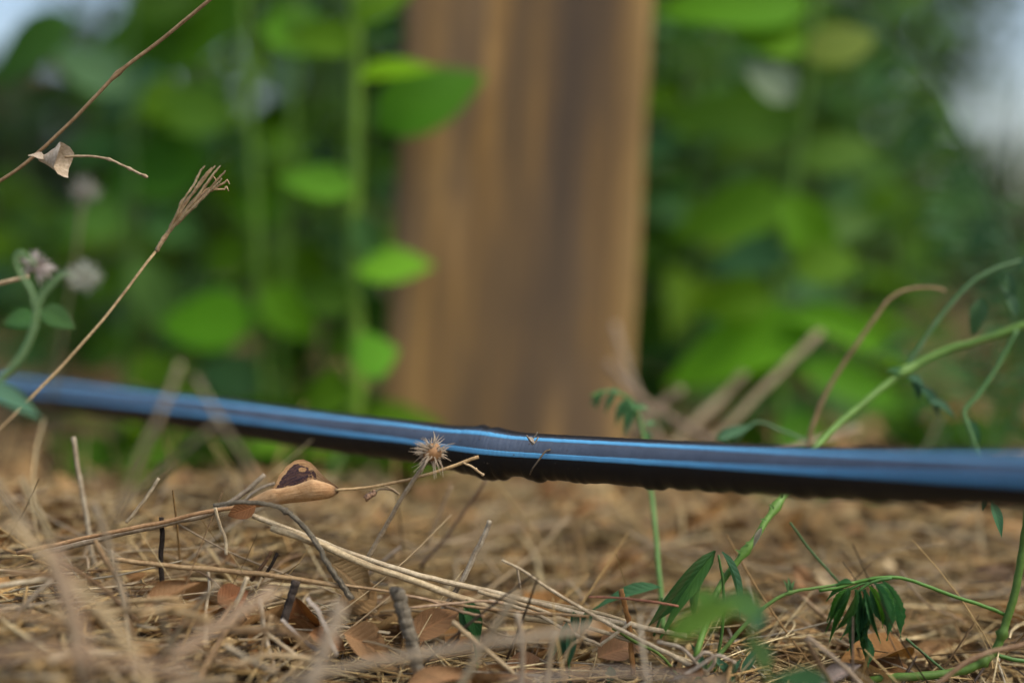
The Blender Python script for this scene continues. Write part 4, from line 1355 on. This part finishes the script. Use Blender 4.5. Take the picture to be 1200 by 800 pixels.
# hand-placed plant left of the board
t = thing('leafy_plant', 'tall green plant with a thick pale stem growing right beside the board', 'plant', P(417, 590, .79))
pxtube('stem', [(417, 590), (415, 500), (418, 400), (414, 300), (418, 150), (416, 0), (420, -140)], 17, M['stem'], (.17, .32, .03), .77, t, (1.1, .8), sides=9)
for (a, b, wp, c_, n_, k) in (
        ((440, 152), (566, 72), 88, (.055, .18, .006), (-.25, -.85, .45), 0), ((418, 92), (512, 66), 34, G_BRIGHT, (0, -.5, .9), 0), ((417, 318), (508, 300), 52, (.16, .40, .02), (0, -.6, .8), 0),
        ((415, 425), (466, 405), 62, (.12, .34, .02), (0, -.7, .7), 0), ((420, 500), (520, 482), 48, G_MID, (0, -.6, .8), 1), ((415, 225), (322, 196), 52, (.12, .31, .02), (0, -.6, .8), 0),
        ((415, 60), (330, 20), 60, G_MID, (0, -.6, .8), 1), ((412, 360), (345, 330), 55, G_DARK, (0, -.7, .7), 1), ((415, 455), (340, 470), 60, G_MID, (0, -.6, .8), 1),
        ((417, 250), (455, 330), 40, G_BLUE, (.3, -.9, .1), 2), ((414, 520), (360, 545), 44, G_MID, (0, -.7, .7), 1), ((417, 30), (478, -30), 50, G_MID, (0, -.6, .8), 1),
        ((410, 540), (460, 590), 60, (.05, .2, .02), (0, -.6, .8), 1)):
    lf_px(t, BL[k], a, b, wp, c_, .752 + R.uniform(-.025, .02), Vector((n_[0], n_[1] - .25, n_[2] * .7)), mat='leaf')

t = thing('leafy_plant', 'bushy green plant with twin bright stems left of the pale thick stem', 'plant', P(318, 575, .86))
pxtube('stem', [(318, 575), (312, 480), (305, 380), (300, 250), (290, 100), (285, -60)], 11, M['stem'], (.12, .25, .02), .84, t, (1.1, .7))
pxtube('stem', [(322, 575), (332, 480), (330, 380), (338, 250), (345, 90), (350, -60)], 11, M['stem'], (.12, .25, .02), .85, t, (1.1, .7))
for (a, b, wp, c_, n_, k) in (
        ((330, 255), (262, 215), 60, (.10, .26, .01), (0, -.7, .6), 0), ((305, 340), (375, 395), 58, (.12, .30, .01), (0, -.7, .6), 0), ((300, 520), (205, 470), 66, (.12, .27, .04), (0, -.7, .6), 0),
        ((300, 380), (178, 368), 84, (.10, .29, .008), (0, -.6, .8), 0), ((305, 30), (400, 40), 80, (.12, .32, .015), (0, -.5, .9), 0), ((300, 230), (275, 120), 42, G_BLUE, (-.5, -.8, .2), 2),
        ((310, 450), (225, 430), 64, (.09, .2, .07), (0, -.8, .5), 0), ((296, 180), (236, 240), 46, G_MID, (0, -.7, .6), 1), ((335, 300), (395, 330), 52, G_MID, (0, -.7, .6), 1),
        ((330, 150), (395, 120), 50, G_DARK, (0, -.7, .7), 1), ((325, 480), (395, 470), 55, G_MID, (0, -.7, .7), 1), ((312, 500), (240, 520), 60, G_DARK, (0, -.7, .7), 1),
        ((296, 300), (226, 300), 60, G_MID, (0, -.7, .7), 1), ((340, 220), (400, 200), 46, G_MID, (0, -.7, .7), 2), ((345, 60), (330, 130), 42, (.2, .3, .2), (-.2, -.9, .2), 2), ((318, 400), (360, 440), 60, G_DARK, (0, -.8, .6), 1)):  # the pale grey-green leaf stands in for a bright sky glimpse
    lf_px(t, BL[k], a, b, wp, c_, .86 + R.uniform(-.03, .03), Vector((n_[0], n_[1] - .3, n_[2] * .65)), mat='leaf')

t = thing('leafy_plant', 'broad leaved plant with large drooping dark leaves at the upper left', 'plant', P(150, 560, .98))
pxtube('stem', [(150, 560), (145, 420), (155, 250), (150, 100), (160, -80)], 10, M['stem'], (.09, .2, .03), .89, t, (1.1, .7))
for (a, b, wp, c_, n_, k) in (
        ((300, -5), (52, 96), 120, (.055, .15, .004), (0, -.7, .6), 0), ((275, 140), (160, 118), 66, (.10, .22, .02), (0, -.7, .6), 0), ((90, 20), (-30, 95), 70, (.05, .13, .02), (0, -.6, .7), 0), ((250, 190), (110, 205), 96, (.06, .18, .012), (0, -.6, .8), 0), ((155, 110), (55, 40), 70, (.10, .20, .09), (0, -.4, .9), 0),
        ((190, 85), (110, 130), 50, (.10, .22, .14), (.2, -.7, .7), 0), ((165, 300), (200, 410), 56, (.16, .30, .07), (-.3, -.8, .4), 0), ((150, 260), (70, 250), 60, (.09, .21, .03), (0, -.6, .8), 0),  # first leaf's bluish tone is a reflection put into its colour
        ((155, 330), (90, 330), 60, G_MID, (0, -.6, .8), 1), ((150, 400), (80, 420), 56, G_DARK, (0, -.6, .8), 1), ((150, 440), (215, 430), 56, G_MID, (0, -.6, .8), 1),
        ((160, 130), (240, 100), 70, G_MID, (0, -.5, .9), 1), ((155, 20), (230, -20), 80, G_DARK, (0, -.5, .9), 1), ((170, 250), (235, 275), 60, (.08, .2, .05), (0, -.7, .7), 2)):
    lf_px(t, BL[k], a, b, wp, c_, .88 + R.uniform(-.03, .03), Vector((n_[0], n_[1] - .3, n_[2] * .65)), mat='leaf')

t = thing('leafy_plant', 'green plant with big bright leaves just right of the board', 'plant', P(905, 590, .84))
pxtube('stem', [(905, 590), (915, 480), (905, 360), (930, 220), (950, 60), (960, -80)], 12, M['stem'], (.12, .26, .03), .82, t, (1.1, .7))
for (a, b, wp, c_, n_, k) in (
        ((958, 376), (772, 436), 84, (.12, .32, .012), (0, -.55, .85), 0), ((915, 372), (1100, 402), 50, (.11, .29, .012), (.1, -.5, .9), 1), ((930, 428), (1085, 472), 52, (.09, .26, .012), (0, -.6, .8), 0),
        ((910, 490), (985, 535), 56, (.09, .26, .02), (0, -.7, .7), 0), ((930, 236), (782, 262), 78, (.10, .24, .012), (0, -.6, .8), 0), ((918, 225), (990, 335), 62, (.10, .25, .01), (.1, -.9, .3), 0),
        ((940, 150), (776, 118), 82, (.06, .15, .008), (0, -.6, .8), 0), ((925, 300), (828, 300), 52, (.06, .16, .06), (0, -.6, .8), 1), ((935, 195), (1035, 160), 56, (.09, .19, .02), (0, -.6, .8), 0),
        ((945, 60), (860, 20), 66, (.12, .27, .01), (0, -.6, .8), 1), ((945, 70), (1035, 30), 60, (.15, .21, .03), (0, -.6, .8), 0), ((928, 120), (878, 62), 50, (.20, .26, .17), (.1, -.8, .4), 1),  # last leaf is pale to stand in for sky showing through
        ((905, 350), (815, 350), 60, G_MID, (0, -.7, .7), 1), ((905, 510), (830, 530), 60, G_DARK, (0, -.7, .7), 1), ((930, 320), (1015, 290), 60, G_MID, (0, -.7, .7), 1), ((910, 430), (840, 475), 50, G_DARK, (0, -.8, .5), 1),
        ((940, 270), (1040, 250), 54, (.10, .2, .04), (0, -.7, .6), 2), ((948, 10), (770, -10), 90, (.10, .27, .01), (0, -.6, .8), 0)):
    lf_px(t, BL[k], a, b, wp, c_, .80 + R.uniform(-.03, .03), Vector((n_[0], n_[1] - .3, n_[2] * .65)), mat='leaf')


def leafy(label, px, d, top_px, n, lsz, cols, seed, lean=0.0, base_py=None, group=None, stemcol=(.10, .2, .04), start=.06):
    r_ = random.Random(seed)
    x = (px - 600) / FPX * d
    y = d * CP
    z0 = float(hgt(x, y)) - .003
    top = P(px, top_px, d)
    H = top.z - z0
    base = Vector((x, y, z0))
    t = thing('leafy_plant', label, 'plant', base, group)
    pts = [base + Vector((lean * H * (u ** 1.5) + r_.uniform(-.006, .006), r_.uniform(-.01, .01), H * u)) for u in (0, .25, .5, .75, 1)]
    p2, r2 = spline(pts, [.0035, .003, .0027, .0022, .001], 5)
    vs_, fs = tube_geo(p2, r2, 6, 1, .1)
    link('stem', mesh('stem', vs_, fs, True, base), M['stem'], t, stemcol)
    ang = r_.uniform(0, 6.28)
    for k in range(n):
        u = start + (1 - start) * (k + r_.uniform(0, .7)) / n
        i = min(len(p2) - 1, int(u * (len(p2) - 1)))
        ang += 2.4
        L = lsz * 1.2 * r_.uniform(.65, 1.15) * (1 - .35 * max(0, u - .7) / .3)
        el_ = r_.uniform(-.35, .55)
        dr = Vector((math.cos(ang) * math.cos(el_), math.sin(ang) * math.cos(el_), math.sin(el_)))
        b = p2[i] + dr * .004
        put_leaf(BL[r_.randrange(3)], b, b + dr * L, L * r_.uniform(.42, .62), t, vary(r_.choice(cols)), Vector((r_.gauss(0, .4), r_.gauss(-.65, .35), .85)))
    return t


MIXL = [G_DARK, G_MID, G_DARK, G_BLUE, (.025, .07, .003)]  # mostly dark leaf tones, putting the thicket's shade into the colour
MIXR = [G_MID, G_DARK, G_DARK, G_BLUE, (.025, .07, .003), G_BLUE]  # darkened likewise for the shaded gaps on the right
LEFT = [(60, 1.12, 190, 20, .055), (235, 1.05, -60, 26, .06), (390, .98, -60, 26, .058), (150, 1.35, 90, 26, .06), (300, 1.3, -60, 28, .065), (450, 1.2, -60, 26, .06), (230, 1.55, -40, 28, .065), (370, 1.6, -60, 28, .07), (10, 1.5, 215, 22, .06), (520, 1.45, -60, 26, .06), (245, .92, 320, 12, .045), (365, .92, 250, 12, .045)]
names_l = ['behind the thick pale stem', 'behind the twin stems', 'behind the slanting stalk', 'at the far left', 'at the left edge', 'close behind the board']
LAB_L = ['short plant standing below the pale sky corner at the left', 'tall plant behind the brush shaped grass head', 'tall plant squeezed between the two pale stems', 'plant under the large drooping dark leaves',
         'tall plant behind the twin bright stems', 'tall plant hiding against the left edge of the board', 'tall plant showing between the broad leaved plant and the twin stems', 'tallest plant far behind the pale thick stem',
         'lowest plant at the very left edge behind the spent flowers', 'tall plant behind the upper part of the board', 'knee high small plant in front of the twin stems', 'small low plant just left of the pale thick stem']
for k, (px, d, tp, n, ls) in enumerate(LEFT):
    leafy(LAB_L[k], px, d, tp, n, ls, MIXL, 100 + k, R.uniform(-.1, .1), group='plants crowded left of the board')
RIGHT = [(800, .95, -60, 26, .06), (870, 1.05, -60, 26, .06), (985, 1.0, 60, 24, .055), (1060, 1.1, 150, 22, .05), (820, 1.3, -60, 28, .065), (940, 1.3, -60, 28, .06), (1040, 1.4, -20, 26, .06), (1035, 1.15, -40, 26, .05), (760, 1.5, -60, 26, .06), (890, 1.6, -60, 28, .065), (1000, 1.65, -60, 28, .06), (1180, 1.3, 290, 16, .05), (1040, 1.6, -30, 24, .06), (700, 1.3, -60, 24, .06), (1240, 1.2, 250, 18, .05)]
LAB_R = ['tall plant filling the dark strip along the right edge of the board', 'tall plant behind the big bright leaves right of the board', 'plant rising between the bright leaves and the wiry weed', 'plant behind the arch of the brown wiry stem',
         'tall plant second from the right edge of the board', 'tall plant behind the middle of the right thicket', 'plant whose top ends under the wiry weed', 'slim tall plant just left of the bright sky gap',
         'tall plant half hidden behind the top right of the board', 'tall plant far behind the big bright leaves', 'tall plant far back between thicket and wiry weed', 'lowest plant beneath the bright sky gap',
         'plant at the left border of the bright sky gap', 'tall plant wholly behind the board', 'low plant at the right edge beneath the wiry weed']
for k, (px, d, tp, n, ls) in enumerate(RIGHT):
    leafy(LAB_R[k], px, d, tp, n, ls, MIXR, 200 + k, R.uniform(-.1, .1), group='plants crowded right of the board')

# low leaves near the ground just behind the pipe
LOW = [(150, .84, 470, 9, .05, 'low seedling behind the far left stretch of the pipe'), (300, .73, 500, 9, .045, 'low seedling behind the curled leaf'), (395, .74, 505, 9, .045, 'low seedling with leaves at ground level under the left of the pipe'), (455, .77, 520, 8, .04, 'low leafy seedling at the foot of the board on its left'), (330, .78, 500, 8, .04, 'low seedling below the twin stems behind the pipe'),
       (250, .76, 470, 10, .05, 'low seedling behind the pipe under the drooping leaves'), (880, .74, 575, 6, .03, 'tiny seedling on the ground seen under the pipe beside the green stem'), (1020, .70, 568, 5, .026, 'tiny bright seedling touching the lower edge of the pipe'),
       (1105, .80, 480, 9, .045, 'low dark seedling behind the pipe near the right edge'), (1180, .85, 450, 10, .045, 'low bushy seedling behind the pipe at the right edge')]
for k, (px, d, tp, n, ls, lb) in enumerate(LOW):
    leafy(lb, px, d, tp, n, ls, [G_MID, G_DARK, G_DARK] if k < 8 else [G_DARK], 300 + k, R.uniform(-.1, .1), group='low seedlings behind the pipe', start=.25)

# wiry tall weed against the bright gap at the right
t = thing('wiry_weed', 'tall dark wiry weed arching before the bright sky gap at upper right', 'weed', P(1205, 480, 1.0))
pxtube('stem', [(1205, 480), (1190, 340), (1165, 250), (1140, 190), (1100, 105), (1060, 60), (1010, 10), (980, -50)], 8, M['stem'], (.04, .10, .04), .80, t, (1.2, .6))
pxtube('stem', [(1196, 330), (1182, 220), (1186, 130), (1192, 90)], 4, M['stem'], (.07, .10, .07), .82, t, (1.1, .5))
pxtube('stem', [(1060, 60), (1030, 90), (990, 105), (960, 120)], 5, M['stem'], (.04, .10, .04), .80, t, (1, .5))
pxtube('stem', [(1140, 190), (1110, 215), (1075, 225), (1040, 260)], 5, M['stem'], (.05, .12, .04), .80, t, (1, .5))
for k in range(20):
    u = k / 19
    pts_ = [(1190, 340), (1165, 250), (1140, 190), (1100, 130), (1060, 70), (1010, 10)]
    f = u * 4.99; i = int(f); f -= i
    x = pts_[i][0] + (pts_[i + 1][0] - pts_[i][0]) * f; y = pts_[i][1] + (pts_[i + 1][1] - pts_[i][1]) * f
    lf_px(t, BL[2], (x, y), (x + R.uniform(-60, -15), y + R.uniform(-45, 50)), R.uniform(10, 18), vary((.05, .12, .05)), .80 + R.uniform(-.03, .03), mat='leaf')

# ------------------------------------------------------------------ shrubs further back


def shrub(label, x, y, H, W, n, lsz, cols, name='shrub'):
    t = thing(name, label, 'shrub', Vector((x, y, float(hgt(x, y)))), 'shrubs behind the plants')
    org = np.array(t.location)
    vs_, fs = [], []
    for k in range(5):
        a = k * 1.3 + R.random()
        tp = Vector((math.cos(a) * W * .35, math.sin(a) * W * .3, H * R.uniform(.7, .95)))
        p2, r2 = spline([Vector((0, 0, -.01)), tp * .5 + Vector((0, 0, H * .08)), tp], [.012, .008, .003], 4)
        tube_geo(p2, r2, 6, 1, .15, True, k, vs_, fs)
    link('stem', mesh('stem', vs_, fs), M['bark'], t)
    # leaves in uneven clumps through the crown
    nc = 26
    cc = np.c_[rng.normal(0, W * .27, nc), rng.normal(0, W * .22, nc), rng.uniform(.08, 1.0, nc) * H]
    cr = rng.uniform(.10, .22, nc) * W
    ci = rng.integers(0, nc, n)
    p = cc[ci] + rng.normal(0, 1, (n, 3)) * cr[ci][:, None] * .6
    p[:, 2] = np.maximum(p[:, 2], .01)
    d1 = rng.normal(0, 1, (n, 3)); d1 /= np.linalg.norm(d1, axis=1)[:, None]
    d2 = np.cross(d1, rng.normal(0, .5, (n, 3)) + np.array([0, 0, 1.])); d2 /= np.linalg.norm(d2, axis=1)[:, None]
    nn = np.cross(d1, d2)
    L = rng.uniform(.6, 1.2, n) * lsz
    prof = [(0, 0, 0), (.35, .27, .05), (.35, -.27, .05), (.72, .2, .0), (.72, -.2, .0), (1, 0, -.12)]
    V_ = np.stack([p + L[:, None] * (d1 * a + d2 * b + nn * c) for a, b, c in prof], axis=1).reshape(-1, 3)
    f = np.array([(0, 2, 4, 1), (1, 4, 5, 3)])
    f = np.array([(0, 2, 1, 1), (2, 4, 3, 1), (4, 5, 3, 3)])
    F4 = np.array([(2, 4, 3, 1)]); F3 = np.array([(0, 2, 1), (4, 5, 3)])
    F_ = np.vstack([np.array([(0, 2, 1), (2, 4, 3), (2, 3, 1), (4, 5, 3)])])
    F_ = (F_[None] + (np.arange(n) * 6)[:, None, None]).reshape(-1, 3)
    lp = np.array(cols)
    T_ = np.repeat(lp[rng.integers(0, len(lp), n)] * rng.uniform(.7, 1.25, (n, 1)), 6, axis=0)
    o = link('foliage', npmesh('foliage', V_, F_, T_), M['foliage'], t)
    o['kind'] = 'stuff'
    return t


SH = [(-1.05, 2.6, .42, .8), (-.52, 2.3, .5, .6), (-.15, 2.5, 1.0, .8), (.3, 2.3, .95, .8), (.56, 2.5, .85, .5), (-.42, 3.2, 1.1, .75), (.5, 3.3, 1.2, .9), (-1.6, 3.0, .5, .9), (2.0, 3.2, .9, .7), (-2.2, 3.2, .9, 1.0), (1.25, 3.4, .16, .9), (2.4, 3.4, 1.0, 1.0)]
SHL = ['low shrub at the left under the pale sky corner', 'dense shrub behind the broad leaved plant', 'tall shrub hidden behind the left of the board', 'tall shrub straight behind the board', 'dense shrub behind the wiry weed', 'tallest dark shrub far behind the left plants',
       'tallest dark shrub far behind the right plants', 'low dark shrub beyond the left edge', 'shrub beyond the bright gap at the right edge', 'far shrub outside the left edge', 'very low shrub under the bright sky gap', 'far shrub outside the right edge']
for (x, y, H, W), lb in zip(SH, SHL):
    shrub(lb, x, y, H, W, int(2000 * (H / .9 + .3)), .055, [(.03, .085, .01), (.02, .06, .008), (.04, .11, .02), (.08, .12, .02), (.03, .09, .012), (.05, .09, .03)])  # leaf colours lowered to paint in the shade behind the plants


# small brown hutch far off at the left edge
def box_geo(lo, hi, vs_, fs):
    b = len(vs_)
    for z in (lo[2], hi[2]):
        for (x, y) in ((lo[0], lo[1]), (hi[0], lo[1]), (hi[0], hi[1]), (lo[0], hi[1])):
            vs_.append(Vector((x, y, z)))
    for f in ((3, 2, 1, 0), (4, 5, 6, 7), (0, 1, 5, 4), (1, 2, 6, 5), (2, 3, 7, 6), (3, 0, 4, 7)):
        fs.append(tuple(b + k for k in f))


t = thing('wooden_hutch', 'brown boarded hutch with a dark opening far behind the left edge', 'hutch', Vector((-1.92, 5.2, float(hgt(-1.92, 5.2)))))
for k in range(5):
    vs_, fs = [], []
    if k == 3:
        box_geo((-.35, 0, .09 + k * .14), (-.13, .02, .225 + k * .14), vs_, fs)
        box_geo((.10, 0, .09 + k * .14), (.16, .02, .225 + k * .14), vs_, fs)
    else:
        box_geo((-.35, .002 * (k % 2), .09 + k * .14), (.16, .02, .225 + k * .14), vs_, fs)
    link('board', mesh('board', vs_, fs, False), M['hutch'], t)
vs_, fs = [], []
box_geo((-.34, .03, .09), (.15, .45, .78), vs_, fs)
link('body', mesh('body', vs_, fs, False), M['hutch_dark'], t)
vs_, fs = [], []
box_geo((-.40, -.05, .79), (.21, .52, .82), vs_, fs)
link('roof', mesh('roof', vs_, fs, False), M['hutch'], t)
for sx, sy in ((-.33, .02), (.12, .02), (-.33, .42), (.12, .42)):
    vs_, fs = [], []
    box_geo((sx, sy, -.02), (sx + .03, sy + .03, .09), vs_, fs)
    link('leg', mesh('leg', vs_, fs, False), M['hutch'], t)
